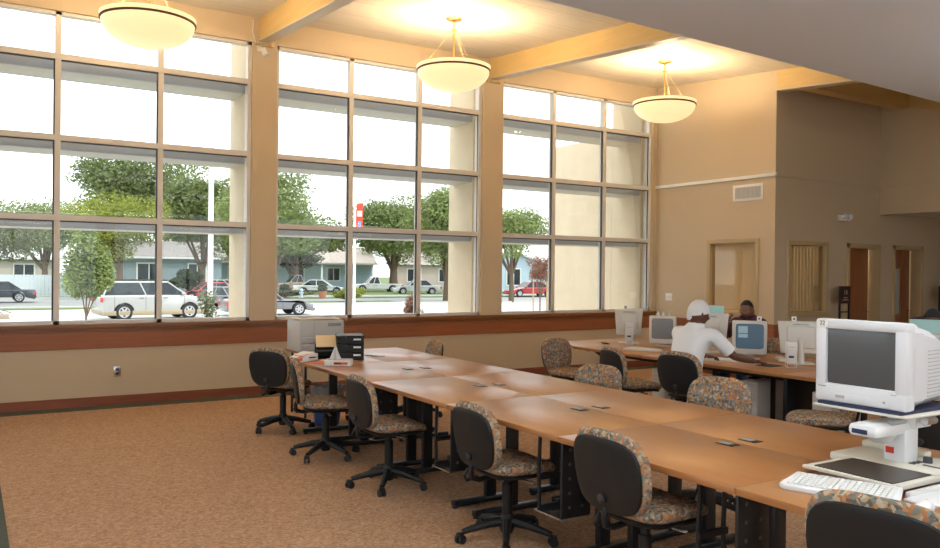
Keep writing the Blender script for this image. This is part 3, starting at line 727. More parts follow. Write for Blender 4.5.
# wastebasket with liner
v = thing('wastebasket', 'blue wastebasket with a clear plastic liner under the window-end tables', 'wastebasket', (3.17, 7.86, 0))
t = MB(); t.lathe([(0, .005), (.125, .005), (.165, .38), (.158, .38), (.12, .015), (0, .015)], BLUEBIN, 28); t.build('bin', v)
t = MB(); tb = bmesh.new(); rings = []
random.seed(3)
for z, r_ in ((.26, .166), (.34, .174), (.40, .172), (.405, .158), (.33, .150)):
    rings.append([tb.verts.new(((r_+random.uniform(-.008, .008))*math.cos(2*PI*k/36), (r_+random.uniform(-.008, .008))*math.sin(2*PI*k/36), z+random.uniform(-.012, .012))) for k in range(36)])
for a, b_ in zip(rings, rings[1:]):
    for k in range(36): tb.faces.new((a[k], a[(k+1) % 36], b_[(k+1) % 36], b_[k]))
LINER = mat('clear_liner', (.60, .62, .65), .25); LINER.node_tree.nodes['Principled BSDF'].inputs['Alpha'].default_value = .45; t._merge(tb, LINER); t.build('liner', v)

# ================================================================== COMPUTERS
def crt(v, w_, h_, d_, z0, scr, body=BEIGE):
    """monitor facing +x, front at x=0, standing on z0"""
    t = MB(); b_ = .03
    t.box((-.05, -w_/2, z0), (0, w_/2, z0+h_), body, .014)
    # tapered rear shell
    tb = bmesh.new(); st = [(-.05, 1, 1), (-d_*.35, .97, .96), (-d_*.7, .74, .74), (-d_, .6, .62)]; rg = []
    for x, a, c in st:
        ring = []
        for k in range(24):
            an = 2*PI*k/24; cc, ss = math.cos(an), math.sin(an); q = (abs(cc)**6+abs(ss)**6)**(-1/6)
            ring.append(tb.verts.new((x, w_/2*a*q*cc*.97, z0+h_*.5+h_/2*c*q*ss*.97)))
        rg.append(ring)
    for a, c in zip(rg, rg[1:]):
        for k in range(24): tb.faces.new((a[k], a[(k+1) % 24], c[(k+1) % 24], c[k]))
    tb.faces.new(rg[-1]); t._merge(tb, body)
    case = t.build('monitor_case', v)
    t = MB(); t.pillow(w_*.80, h_*.74, .012, scr, lambda u, vv, n_: (n_+.0005, u, z0+h_*.54+vv), e=14, pw=8, nr=6, na=40); t.build('screen', v)
    return case
def lcd_back(v, w_, h_, z0, body=BEIGE):
    """flat monitor facing +x with shaped back towards -x, column stand"""
    t = MB(); Mx = Matrix(((0, 0, 1, 0), (1, 0, 0, 0), (0, 1, 0, 0), (0, 0, 0, 1)))
    t.prism([(-w_*.43, z0), (w_*.43, z0), (w_*.5, z0+h_), (-w_*.5, z0+h_)], -.045, 0, body, M=Mx, bev=.01)
    t.box((-.065, -w_*.30, z0+.05), (-.04, w_*.30, z0+h_-.05), body, .012); t.box((-.067, -.07, z0+h_-.035), (-.05, .07, z0+h_-.022), GREYP)
    t.build('monitor_case', v)
    t = MB(); t.box((.0, -w_*.42, z0+.03), (.002, w_*.42, z0+h_-.03), SCREENG); t.build('screen', v)
    t = MB(); t.tube([(-.09, 0, .01), (-.085, 0, z0+.12)], [.03, .022], body, 12); t.box((-.14, -.12, 0), (.06, .12, .014), body, .006); t.box((-.09, -.03, z0+.08), (-.05, .03, z0+.15), body, .005); t.build('stand', v)
def tagcard(v, x, y, z):
    t = MB(); t.box((x-.004, y-.022, z), (x+.004, y+.022, z+.045), WHITEPAPER); t.box((x-.006, y-.008, z+.014), (x-.004, y+.008, z+.03), INK); t.box((x+.004, y-.008, z+.014), (x+.006, y+.008, z+.03), INK); t.build('number_tag', v)
v = thing('monitor', 'pale monitor seen from behind, nearest the windows on the computer tables', 'monitor', (6.92, 7.40, TZ), R(52)); lcd_back(v, .34, .31, .105); tagcard(v, -.02, .04, .415)
v = thing('monitor', 'pale monitor with blank grey screen left of the man in white', 'monitor', (6.98, 6.89, TZ), R(214)); crt(v, .315, .33, .32, .03, SCREENG2)
t = MB(); t.lathe([(0, 0), (.11, 0), (.11, .015), (.05, .03), (.05, .06), (0, .06)], BEIGE, 20, M=Matrix.Translation((-.13, 0, 0))); t.build('stand', v)
v = thing('monitor', 'pale monitor seen from behind between the two men, with an aqua sheet on top', 'monitor', (6.98, 6.17, TZ), R(40)); lcd_back(v, .40, .31, .115)
v = thing('monitor', 'pale monitor with lit blue screen right of the man in white', 'monitor', (6.69, 5.40, TZ), R(222)); crt(v, .335, .34, .36, .055, SCREENB); tagcard(v, -.02, .09, .395)
t = MB(); t.box((.0075, -.11, .27), (.0085, -.02, .34), SCREENW); t.box((.0075, -.11, .225), (.0085, -.02, .262), SCREENW); t.build('screen_window', v)
t = MB(); t.lathe([(0, 0), (.11, 0), (.11, .015), (.05, .03), (.05, .06), (0, .06)], BEIGE, 20, M=Matrix.Translation((-.13, 0, 0))); t.build('stand', v)
v = thing('monitor', 'pale monitor seen from behind, behind the brochure stand', 'monitor', (6.91, 4.98, TZ), R(44)); lcd_back(v, .42, .31, .10); tagcard(v, -.02, .06, .41)
v = thing('monitor', 'pale monitor under an aqua sheet at the right edge of the picture', 'monitor', (6.85, 3.66, TZ), R(20)); lcd_back(v, .40, .30, .08)
# aqua sheets standing on the monitors
def aqua(x, y, z, rz, w_, h_, lab):
    t = MB(); t.box((-.0015, -w_/2, 0), (.0015, w_/2, h_), AQUA, M=Matrix.Rotation(R(-12), 4, 'Y')); o = t.build('aqua_card'); o.location = (x, y, z); o.rotation_euler = (0, 0, rz); tag(o, lab, 'card')
aqua(6.97, 6.18, TZ+.405, R(40), .32, .115, 'aqua card standing on the monitor between the two men')
aqua(6.81, 3.69, TZ+.385, R(28), .27, .12, 'aqua card standing on the monitor at the right edge of the picture')
# keyboards on the computer tables
def keyboard(x, y, z, rz, L, W, label, name='keyboard', rows=5, cols=16, body=BEIGE):
    v = thing(name, label, 'keyboard', (x, y, z), rz)
    t = MB(); n_ = 12; top = [(-L/2+L*i/n_, W/2-.0) for i in range(n_+1)]
    poly = [(-L/2, -W/2+.02), (-L/2+.03, -W/2)]+[(L/2-.03, -W/2), (L/2, -W/2+.02), (L/2-.02, W/2-.02)]+[(L*.5*math.cos(PI*k/10)*.9, W/2-.012-.018*math.sin(PI*k/10)) for k in range(1, 10)]+[(-L/2+.02, W/2-.02)]
    t.prism(poly, 0, .02, body, bev=.004); t.build('case', v)
    t = MB(); sx = (L-.06)/cols; sy = (W-.07)/rows
    for i in range(cols):
        for j in range(rows): t.box((-L/2+.03+i*sx+.0012, -W/2+.025+j*sy+.0012, .018), (-L/2+.03+(i+1)*sx-.0012, -W/2+.025+(j+1)*sy-.0012, .027), KEYP, .002, seg=1)
    t.build('keys', v); return v
keyboard(6.42, 6.62, TZ, R(-70), .44, .17, 'beige keyboard in front of the blank grey monitor')
keyboard(6.40, 5.48, TZ, R(-60), .44, .17, 'beige keyboard under the hands of the man in white')
def mouse(x, y, z, rz, label, m=BEIGE):
    v = thing('computer_mouse', label, 'mouse', (x, y, z), rz)
    t = MB(); t.pillow(.065, .11, .05, m, lambda u, vv, n_: (vv, u, .012+max(n_, -.011)), e=2.4, pw=2.2, nr=6, na=24); t.build('shell', v)
    t = MB(); t.box((.02, -.001, .030), (.05, .001, .033), GREYP); t.build('button_gap', v)
MPAD = mat('mouse_pad', (.035, .045, .055), .8)
t = MB(); t.pillow(.22, .19, .004, MPAD, None, e=6, pw=8); o = t.build('mouse_pad', loc=(6.45, 4.98, TZ+.002)); tag(o, 'dark mouse pad right of the hand of the man in white', 'mouse pad')
mouse(6.85, 5.12, TZ, R(140), 'beige computer mouse beside the blue-screen monitor')
mouse(7.0, 5.28, TZ, R(100), 'beige computer mouse behind the brochure stand')
# brochure cases on wire easels
def brochure(x, y, rz, label, hh=.22):
    v = thing('brochure_stand', label, 'stand', (x, y, TZ), rz)
    t = MB(); M = Matrix.Translation((0, 0, .045)) @ Matrix.Rotation(R(-8), 4, 'Y'); t.box((-.03, -.05, 0), (.03, .05, hh), PALE, .008, M=M); t.box((-.032, -.02, .05), (-.0305, .025, .07), INK, M=M); t.box((-.032, -.03, hh-.05), (-.0305, .03, hh-.045), GREYP, M=M); t.build('white_case', v)
    t = MB()
    for s_ in (-.04, .04): t.tube([(-.07, s_, .012), (-.075, s_, .035), (-.06, s_, .045), (.05, s_, .045), (.06, s_, .003), (-.07, s_, .003), (-.07, s_, .012)], .003, CABLE, 6)
    t.tube([(-.07, -.04, .003), (-.07, .04, .003)], .003, CABLE, 6); t.build('wire_easel', v)
brochure(6.80, 7.26, R(52), 'white narrow case on a wire easel behind the monitor nearest the windows')
brochure(6.53, 4.80, R(44), 'white narrow case on a wire easel right of the blue-screen monitor', .20)
for (x, y, a, ln, lab) in ((6.55, 7.35, 1.2, .2, 'dark cable coil on the table left of the window-end monitor'), (7.2, 7.1, .4, .3, 'dark cable behind the blank grey monitor')):
    t = MB(); t.tube([(x+ln*math.cos(a)*k/10+.03*math.sin(k*1.3), y+ln*math.sin(a)*k/10+.03*math.cos(k*1.7), TZ+.006) for k in range(11)], .005, BLACK, 6); tag(t.build('cable'), lab, 'cable')
for k, (x, y) in enumerate(((6.98, 6.92), (7.03, 6.84))):
    pass
# small webcams/bottles on the grey monitor
v = thing('desk_figure', 'small clear and white objects standing on top of the blank grey monitor', 'ornament', (7.04, 6.93, TZ+.36))
for q in (-.07, .0, .06):
    t = MB(); t.lathe([(0, 0), (.018, 0), (.02, .02), (.012, .035), (.016, .045), (0, .05)], PALE, 12, M=Matrix.Translation((-q*.5, q, 0))); t.build('cup', v)
# towers hung under the computer tables
def tower(x, y, label):
    v = thing('computer_tower', label, 'computer', (x, y, .16), 0, 'towers under the computer tables')
    t = MB(); t.box((0, -.095, 0), (.42, .095, .43), GREYP if 0 else BEIGE, .008); t.build('case', v)
    t = MB()
    for z in (.27, .31, .35, .39): t.box((-.006, -.08, z), (0, .08, z+.030), PALE, .003)
    t.box((-.006, -.08, .03), (0, .08, .25), PALE, .006); t.box((-.008, -.02, .19), (-.006, .03, .23), WHITEP); t.box((-.007, .02, .275), (-.006, .06, .28), INK); t.build('front_panel', v)
    t = MB(); t.box((.05, -.11, -.015), (.35, .11, 0), BLACKM)
    for s_ in (-.11, .10): t.box((.18, s_, -.015), (.24, s_+.01, .54), BLACKM)
    t.build('hanger', v)
tower(6.20, 6.17, 'beige computer tower hung under the table left of the chair of the man in white')
tower(6.27, 5.06, 'beige computer tower hung under the table right of the man in white')
tower(6.2, 4.25, 'computer tower hung beside the black leg panel right of the brochure stand')
for y_ in (4.62, 4.40):
    pass
t = MB(); t.box((6.15, 4.56, .02), (6.65, 4.60, .70), BLACKM, .006); tag(t.build('leg_panel'), 'black upright leg panel under the seam of the computer tables', 'panel')

# ================================================================== VIDEO MAGNIFIER ON THE NEAR TABLE
v = thing('video_magnifier', 'white desktop video magnifier with large monitor, lens arm and sliding reading tray', 'video magnifier', (3.50, 2.02, TZ))
O = v.location; M = Matrix.Translation(-Vector(O))
CREAM = mat('cream_plastic', (.70, .68, .60), .4)
t = MB(); t.box((3.43, 1.60, TZ+.004), (3.74, 2.31, TZ+.042), CREAM, .012, M=M); t.box((3.68, 2.0, TZ+.038), (3.74, 2.31, TZ+.07), CREAM, .012, M=M)
t.box((3.05, 1.62, TZ), (3.44, 1.74, TZ+.012), WHITEP, .004, M=M); t.build('base', v)
t = MB()
t.box((3.12, 1.79, TZ+.022), (3.43, 2.22, TZ+.034), CREAM, .003, M=M); t.box((3.135, 1.83, TZ+.034), (3.415, 2.18, TZ+.038), mat('tray_dark', (.05, .045, .04), .35), M=M)
t.box((3.105, 1.78, TZ+.022), (3.43, 1.80, TZ+.044), CREAM, .003, M=M); t.box((3.10, 1.74, TZ+.004), (3.40, 1.76, TZ+.026), PALE, .003, M=M); t.box((3.105, 1.80, TZ+.022), (3.13, 2.22, TZ+.036), CREAM, .003, M=M); t.build('reading_tray', v)
t = MB(); t.box((3.50, 1.99, TZ+.038), (3.61, 2.09, TZ+.20), WHITEP, .012, M=M); t.box((3.54, 1.97, TZ+.19), (3.68, 2.10, TZ+.262), WHITEP, .01, M=M); c_ = t.build('column', v)
t = MB(); t.box((3.4985, 2.04, TZ+.075), (3.50, 2.078, TZ+.103), REDP, M=M); t.build('red_label', c_)
t = MB(); t.box((3.28, 1.99, TZ+.165), (3.56, 2.125, TZ+.222), WHITEP, .022, M=M); t.box((3.276, 2.03, TZ+.18), (3.282, 2.10, TZ+.20), NAVY, .002, M=M)
t.tube([(3.43, 2.06, TZ+.17), (3.43, 2.06, TZ+.135)], [.065, .045], PALE, 20, M=M); h_ = t.build('camera_head', v)
t = MB(); t.tube([(3.40, 2.00, TZ+.225), (3.46, 1.97, TZ+.235)], .012, GREYP, 10, M=M); t.build('lever', h_)
t = MB(); t.tube([(3.54, 1.93, TZ+.232), (3.62, 1.93, TZ+.232)], .018, CHROME, 12, M=M); t.build('clamp', v)
t = MB()
t.prism([(3.36, 1.91), (3.36, 2.35), (3.84, 2.35), (3.84, 1.89)], TZ+.258, TZ+.268, CREAM, M=M, bev=.003); t.box((3.375, 1.94, TZ+.268), (3.82, 2.335, TZ+.281), NAVY, M=M); t.build('monitor_shelf', v)
for (x, y) in ((3.60, 1.945), (3.61, 1.875)):
    t = MB(); t.lathe([(0, TZ+.041), (.020, TZ+.041), (.018, TZ+.066), (0, TZ+.066)], INK, 16, M=M @ Matrix.Translation((x, y, 0))); t.build('knob', v)
t = MB()
for k in range(3): t.box((3.51+.03*k, 1.955-.0*k, TZ+.041), (3.525+.03*k, 1.98, TZ+.046), INK, M=M)
t.box((3.53, 1.84, TZ+.041), (3.542, 1.93, TZ+.045), INK, M=M); t.build('buttons', v)
t = MB(); t.tube([(3.58, 1.83, TZ+.262), (3.60, 1.80, TZ+.24), (3.62, 1.75, TZ+.17), (3.63, 1.73, TZ+.045)], .008, CABLE, 8, M=M); t.build('power_cable', v)
# the monitor itself stands on the shelf
v = thing('large_monitor', 'large white tube monitor with a dark screen standing on the magnifier shelf', 'monitor', (3.385, 2.14, 0), R(180))
MON = mat('monitor_white', (.70, .73, .77), .35)
z0 = TZ+.282; Wm, Hm = .435, .38
t = MB()
for lo, hi in (((-.06, -Wm/2, z0), (0, Wm/2, z0+.085)), ((-.06, -Wm/2, z0+Hm-.045), (0, Wm/2, z0+Hm)), ((-.06, -Wm/2, z0+.06), (0, -Wm/2+.055, z0+Hm-.03)), ((-.06, Wm/2-.055, z0+.06), (0, Wm/2, z0+Hm-.03))):
    t.box(lo, hi, MON, .012)
t.box((-.075, -Wm/2+.002, z0+.002), (-.03, Wm/2-.002, z0+Hm-.002), MON, .01); fr = t.build('front_bezel', v)
t = MB(); t.box((.0, -.11, z0+.022), (.003, -.065, z0+.036), GREYP); t.box((0, -.12, z0+.015), (.0025, .06, z0+.045), MON, .001); t.tube([(0, .12, z0+.03), (.004, .12, z0+.03)], .006, GREYP, 12)
t.box((0, -.185, z0+.066), (.0015, -.16, z0+.071), mat('green_mark', (.1, .4, .2), .5)); t.box((0, -.20, z0+.066), (.0015, -.187, z0+.072), GREYP); t.box((0, .15, z0+.066), (.0015, .175, z0+.070), GREYP); t.build('controls', fr)
t = MB(); t.box((0, -Wm/2+.012, z0+Hm-.036), (.0015, -Wm/2+.062, z0+Hm-.004), WHITEPAPER)
text_mb(t, '22', .028, INK, Matrix.Translation((.0022, -Wm/2+.037, z0+Hm-.020)) @ Matrix.Rotation(R(90), 4, 'Z') @ Matrix.Rotation(R(90), 4, 'X')); t.build('number_sticker', fr)
t = MB(); t.pillow(Wm-.10, Hm-.12, .02, SCREENG, lambda u, vv, n_: (-.022+n_, u, z0+.085+(Hm-.13)/2+vv), e=30, pw=8, nr=6, na=48); t.build('screen', v)
t = MB(); tb = bmesh.new(); rg = []
for x, a, zl, zh in ((-.07, .985, .0, 1.0), (-.15, .96, .0, .985), (-.17, .93, .02, .95), (-.30, .86, .03, .88), (-.46, .74, .06, .72)):
    ring = []
    for k in range(28):
        an = 2*PI*k/28; cc, ss = math.cos(an), math.sin(an); q = (abs(cc)**9+abs(ss)**9)**(-1/9)
        ring.append(tb.verts.new((x, Wm/2*a*q*cc, z0+Hm*((zl+zh)/2)+Hm*(zh-zl)/2*q*ss)))
    rg.append(ring)
for a, c in zip(rg, rg[1:]):
    for k in range(28): tb.faces.new((a[k], a[(k+1) % 28], c[(k+1) % 28], c[k]))
tb.faces.new(rg[-1]); t._merge(tb, MON); rs = t.build('rear_shell', v)
t = MB()
for k in range(13):
    z = z0+.055+k*.0165
    for s_ in (-1, 1):
        t.tube([(-.20, s_*(Wm/2*.915), z), (-.30, s_*(Wm/2*.862), z), (-.44, s_*(Wm/2*.757), z)], .0022, GREYP, 4)
t.build('vent_slots', rs)
kb = keyboard(2.965, 1.935, TZ, R(-70), .44, .22, 'white curved keyboard in front of the magnifier tray', rows=6, cols=18, body=WHITEP)
mouse(3.0, 1.63, TZ, R(20), 'white computer mouse right of the white keyboard', WHITEP)
t = MB()
def curve(pts, r_, m_, mb, n_=6, sub=6):
    P = [Vector(p) for p in pts]; out = []
    for i in range(len(P)-1):
        p0 = P[max(i-1, 0)]; p1 = P[i]; p2 = P[i+1]; p3 = P[min(i+2, len(P)-1)]
        for k in range(sub):
            q = k/sub; out.append(.5*((2*p1)+(-p0+p2)*q+(2*p0-5*p1+4*p2-p3)*q*q+(-p0+3*p1-3*p2+p3)*q**3))
    out.append(P[-1]); mb.tube(out, r_, m_, n_)
curve([(3.04, 1.62, TZ+.015), (3.12, 1.55, TZ+.004), (3.25, 1.45, TZ+.004), (3.30, 1.30, TZ+.004)], .003, CABLE, t); tag(t.build('mouse_cable'), 'thin white cable trailing from the white mouse', 'cable')
t = MB(); curve([(3.40, 1.59, TZ+.02), (3.25, 1.66, TZ+.05), (3.17, 1.60, TZ+.02), (3.25, 1.50, TZ+.005), (3.36, 1.40, TZ+.005), (3.40, 1.2, TZ+.005)], .0035, CABLE, t); tag(t.build('cable'), 'white cable looping beside the magnifier base', 'cable')
t = MB(); curve([(2.83, 1.93, .70), (2.82, 1.94, .62), (2.84, 1.91, .55), (2.80, 1.95, .50), (2.85, 1.90, .56), (2.83, 1.92, .44), (2.84, 1.91, .30)], .004, CABLE, t); tag(t.build('hanging_cable'), 'white cable bundle hanging under the near table edge', 'cable')

kb.rotation_euler = (R(5), 0, R(-70)); kb.location.z = TZ+.009
# ================================================================== PEOPLE
def skin_part(joints, edges, root):
    """joints: list of (x,y,z,r or (r1,r2)); returns evaluated bmesh from Skin + Subsurf"""
    me = bpy.data.meshes.new('skin_tmp'); me.from_pydata([j[:3] for j in joints], edges, []); o = bpy.data.objects.new('skin_tmp', me); COL.objects.link(o)
    md = o.modifiers.new('s', 'SKIN'); md.use_smooth_shade = True; md.branch_smoothing = .6
    for i, j in enumerate(joints):
        r_ = j[3] if isinstance(j[3], tuple) else (j[3], j[3]); me.skin_vertices[0].data[i].radius = r_; me.skin_vertices[0].data[i].use_root = (i == root)
    sb = o.modifiers.new('u', 'SUBSURF'); sb.levels = 2; sb.render_levels = 2
    dg = bpy.context.evaluated_depsgraph_get(); m2 = bpy.data.meshes.new_from_object(o.evaluated_get(dg))
    t = bmesh.new(); t.from_mesh(m2); bpy.data.objects.remove(o); bpy.data.meshes.remove(me); bpy.data.meshes.remove(m2)
    return t
def head_bm(c, yaw, pitch, s=1.0):
    t = bmesh.new(); bmesh.ops.create_uvsphere(t, u_segments=40, v_segments=28, radius=1)
    for v_ in t.verts:
        x, y, z = v_.co
        fx = x*.098; fy = y*.076; fz = z*.118
        if z < 0: fy *= 1-.26*(-z)**1.4; fx *= 1-.10*(-z)
        if z < -.1 and x > .2: fx += .012*x
        if x < 0: fx *= 1.04
        ax = max(0, x)
        fx += ax*.020*math.exp(-((y/.16)**2))*math.exp(-(((z+.18)/.15)**2))        # nose
        fx += ax*.010*math.exp(-((y/.10)**2))*math.exp(-(((z+.27)/.08)**2))
        fx -= ax*.010*math.exp(-(((abs(y)-.36)/.16)**2))*math.exp(-(((z-.02)/.12)**2))   # eye sockets
        fx += ax*.007*math.exp(-(((z-.17)/.08)**2))                                # brow
        fx += ax*.009*math.exp(-((y/.28)**2))*(math.exp(-(((z+.50)/.05)**2))+math.exp(-(((z+.62)/.06)**2)))   # lips
        fx += ax*.010*math.exp(-((y/.3)**2))*math.exp(-(((z+.88)/.12)**2))          # chin
        v_.co = (fx, fy, fz)
    for sg in (-1, 1):                                                            # ears
        e = bmesh.new(); bmesh.ops.create_uvsphere(e, u_segments=14, v_segments=10, radius=1)
        for v_ in e.verts: v_.co = (v_.co.x*.018-.008, sg*.076+v_.co.y*.010, v_.co.z*.032-.010)
        me = bpy.data.meshes.new('e'); e.to_mesh(me); t.from_mesh(me); e.free(); bpy.data.meshes.remove(me)
    t.transform(Matrix.Translation(c) @ Matrix.Rotation(yaw, 4, 'Z') @ Matrix.Rotation(pitch, 4, 'Y') @ Matrix.Scale(s, 4))
    return t
def hand_bms(wr, d, palm_n, side):
    """wrist point, finger direction, palm normal (down side), side=+1 thumb on the +cross side"""
    d = Vector(d).normalized(); n_ = Vector(palm_n).normalized(); sdir = d.cross(n_).normalized()*side; out = []
    W = Vector(wr)
    out.append(skin_part([(*W, .024), (*(W+d*.045), (.036, .018)), (*(W+d*.085), (.038, .015))], [(0, 1), (1, 2)], 0))
    for k, (off, L_) in enumerate(((.030, .070), (.011, .080), (-.009, .074), (-.028, .058))):
        b_ = W+d*.075+sdir*off; p1 = b_+d*L_*.5+n_*.006; p2 = p1+d*L_*.3+n_*.016; p3 = p2+d*L_*.15+n_*.018
        out.append(skin_part([(*b_, .0095), (*p1, .009), (*p2, .0085), (*p3, .0075)], [(0, 1), (1, 2), (2, 3)], 0))
    b_ = W+d*.025+sdir*.025; p1 = b_+d*.03+sdir*.028+n_*.008; p2 = p1+d*.03+sdir*.008+n_*.008
    out.append(skin_part([(*b_, .013), (*p1, .0105), (*p2, .009)], [(0, 1), (1, 2)], 0))
    return out
def fuse(parts, name, m_, parent, vox=.007, smooth=2):
    t = bmesh.new()
    for p in parts:
        me = bpy.data.meshes.new('p'); p.to_mesh(me); t.from_mesh(me); p.free(); bpy.data.meshes.remove(me)
    me = bpy.data.meshes.new(name); t.to_mesh(me); t.free(); o = bpy.data.objects.new(name, me); COL.objects.link(o)
    r_ = o.modifiers.new('r', 'REMESH'); r_.mode = 'VOXEL'; r_.voxel_size = vox; r_.use_smooth_shade = True
    s_ = o.modifiers.new('s', 'SMOOTH'); s_.iterations = smooth; s_.factor = .5
    dg = bpy.context.evaluated_depsgraph_get(); m2 = bpy.data.meshes.new_from_object(o.evaluated_get(dg)); m2.name = name
    bpy.data.objects.remove(o); bpy.data.meshes.remove(me); m2.materials.clear(); m2.materials.append(m_)
    m2.polygons.foreach_set('use_smooth', [True]*len(m2.polygons))
    o = bpy.data.objects.new(name, m2); COL.objects.link(o); o.parent = parent; return o
def person(loc, rz, label, skin, shirt, pants, P):
    """seated; local x forward, y left. P: dict of poses"""
    v = thing('person', label, 'person', loc, rz)
    sz = P.get('seat', .50); lean = P.get('lean', .12)
    pel = (0, 0, sz+.05); wa = (lean*.3, 0, sz+.22); ch = (lean*.8, 0, sz+.42); nb = (lean*1.25, 0, sz+.565); 
    hc = Vector(P['head']); nk = (Vector(nb)*.45+hc*.55)
    J = [(*pel, (.15, .12)), (*wa, (.135, .105)), (*ch, (.155, .11)), (*nb, (.062, .058)), (*nk, .052), (*(hc-Vector((.0, 0, .05))), .052)]
    E = [(0, 1), (1, 2), (2, 3), (3, 4), (4, 5)]
    TA = ['s', 's', 's', 'n', 'n']
    for sg, key in ((1, 'L'), (-1, 'R')):
        sh = (ch[0]+lean*.3, sg*P.get('sw', .175), sz+.500); el = P['elbow'+key]; wr = P['wrist'+key]
        i = len(J); fa = tuple(a*.5+b_*.5 for a, b_ in zip(el, wr))
        J += [(*sh, .050), (*[(a+b_)/2 for a, b_ in zip(sh, el)], .049), (*el, .040), (*fa, .036), (*wr, .025)]; E += [(2, i), (i, i+1), (i+1, i+2), (i+2, i+3), (i+3, i+4)]
        TA += ['s', 'a', 'b', 'f', 'f']
        i = len(J); J += [(.06, sg*.10, sz+.03, .085), (.40, sg*.13, sz+.04, .062), (.42, sg*.13, .28, .050), (.40, sg*.13, .09, .036), (.52, sg*.14, .045, (.036, .03))]; E += [(0, i), (i, i+1), (i+1, i+2), (i+2, i+3), (i+3, i+4)]
        TA += ['l', 'l', 'l', 'l', 'x']
    parts = [skin_part(J, E, 0), head_bm(hc, P.get('yaw', 0), P.get('pitch', 0))]
    for key, sg in (('L', 1), ('R', -1)):
        parts += hand_bms(P['wrist'+key], P['hand'+key], P.get('palm'+key, (0, 0, -1)), sg*P.get('thumb'+key, 1))
    body = fuse(parts, 'body', skin, v)
    bm0 = bmesh.new(); bm0.from_mesh(body.data); bm0.normal_update(); segs = [(Vector(J[a][:3]), Vector(J[b_][:3]), tg) for (a, b_), tg in zip(E, TA)]
    slv = P.get('sleeve', .8); cls = {}
    for q in bm0.verts:
        best = (9, 'x', 0)
        for a, b_, tg in segs:
            ab = b_-a; f = max(0, min(1, (q.co-a).dot(ab)/ab.length_squared)); dd = (q.co-(a+ab*f)).length
            if dd < best[0]: best = (dd, tg, f)
        tg, f = best[1], best[2]
        g = 's' if tg == 's' else tg
        if tg == 'a': g = 's'
        if tg == 'b': g = 's' if (P.get('long') or f < slv*2-1) else 'x'
        if tg == 'f': g = 's' if P.get('long') and (q.co-Vector(P['wristL'])).length > .03 and (q.co-Vector(P['wristR'])).length > .03 and best[0] < .06 and abs(q.co.y) < 9 and q.co.x < max(P['wristL'][0], P['wristR'][0])-.02 else 'x'
        if tg == 'n': g = 's' if q.co.z < nb[2]+.02 else 'x'
        if q.co.z < sz-.02 and g == 's': g = 'l'
        cls[q.index] = g
    def cloth(kinds, nm, m_, off, it):
        b1 = bm0.copy(); kill = [f for f in b1.faces if not all(cls[q.index] in kinds for q in f.verts)]
        nrm = {q.index: q.normal.copy() for q in b1.verts}
        for q in b1.verts: q.co += nrm[q.index]*off
        bmesh.ops.delete(b1, geom=kill, context='FACES')
        for _ in range(it): bmesh.ops.smooth_vert(b1, verts=b1.verts[:], factor=.4, use_axis_x=True, use_axis_y=True, use_axis_z=True)
        b1.verts.ensure_lookup_table(); seen = set(); isl = []          # keep only the large connected pieces
        for q in b1.verts:
            if q in seen: continue
            st = [q]; seen.add(q); cur = []
            while st:
                z_ = st.pop(); cur.append(z_)
                for e_ in z_.link_edges:
                    o_ = e_.other_vert(z_)
                    if o_ not in seen: seen.add(o_); st.append(o_)
            if len(cur) < 250: isl += cur
        bmesh.ops.delete(b1, geom=isl, context='VERTS')
        me = bpy.data.meshes.new(nm); b1.to_mesh(me); b1.free(); me.materials.append(m_); me.polygons.foreach_set('use_smooth', [True]*len(me.polygons))
        o = bpy.data.objects.new(nm, me); COL.objects.link(o); o.parent = v
    cloth(('s',), 'shirt', shirt, .020, 6); cloth(('l',), 'trousers', pants, .016, 4); bm0.free()
    HM = Matrix.Translation(hc) @ Matrix.Rotation(P.get('yaw', 0), 4, 'Z') @ Matrix.Rotation(P.get('pitch', 0), 4, 'Y')
    for sg in (-1, 1):
        t = MB(); t.lathe([(0, -.011), (.006, -.009), (.011, 0), (.006, .009), (0, .011)], EYE, 14, M=HM @ Matrix.Translation((.077, sg*.029, .002)))
        t.lathe([(0, 0), (.005, 0), (.004, .003), (0, .004)], INK, 10, M=HM @ Matrix.Translation((.0865, sg*.029, .002)) @ Matrix.Rotation(R(90), 4, 'Y')); t.build('eye', v)
    for sg in (-1, 1):
        t = MB(); t.pillow(.10, .27, .085, SHOE, lambda u, vv, n_: (.47+vv, sg*.135+u, .043+max(n_, -.042)), e=2.6, pw=2.6, nr=6, na=20); t.build('shoe', v)
    return v, HM
def cap(v, HM, m_, name, z0=-.02, sc=1.09, back=0):
    t = MB(); tb = bmesh.new(); bmesh.ops.create_uvsphere(tb, u_segments=32, v_segments=20, radius=1)
    for q in tb.verts:
        x, y, z = q.co; q.co = (x*.098*sc-.003, y*.077*sc, z*.118*sc)
    bmesh.ops.bisect_plane(tb, geom=tb.verts[:]+tb.edges[:]+tb.faces[:], plane_co=(0, 0, z0), plane_no=Vector((-.38, 0, 1)).normalized(), clear_inner=True)
    ex = bmesh.ops.solidify(tb, geom=tb.faces[:], thickness=.006)
    t._merge(tb, m_, HM); return t.build(name, v)
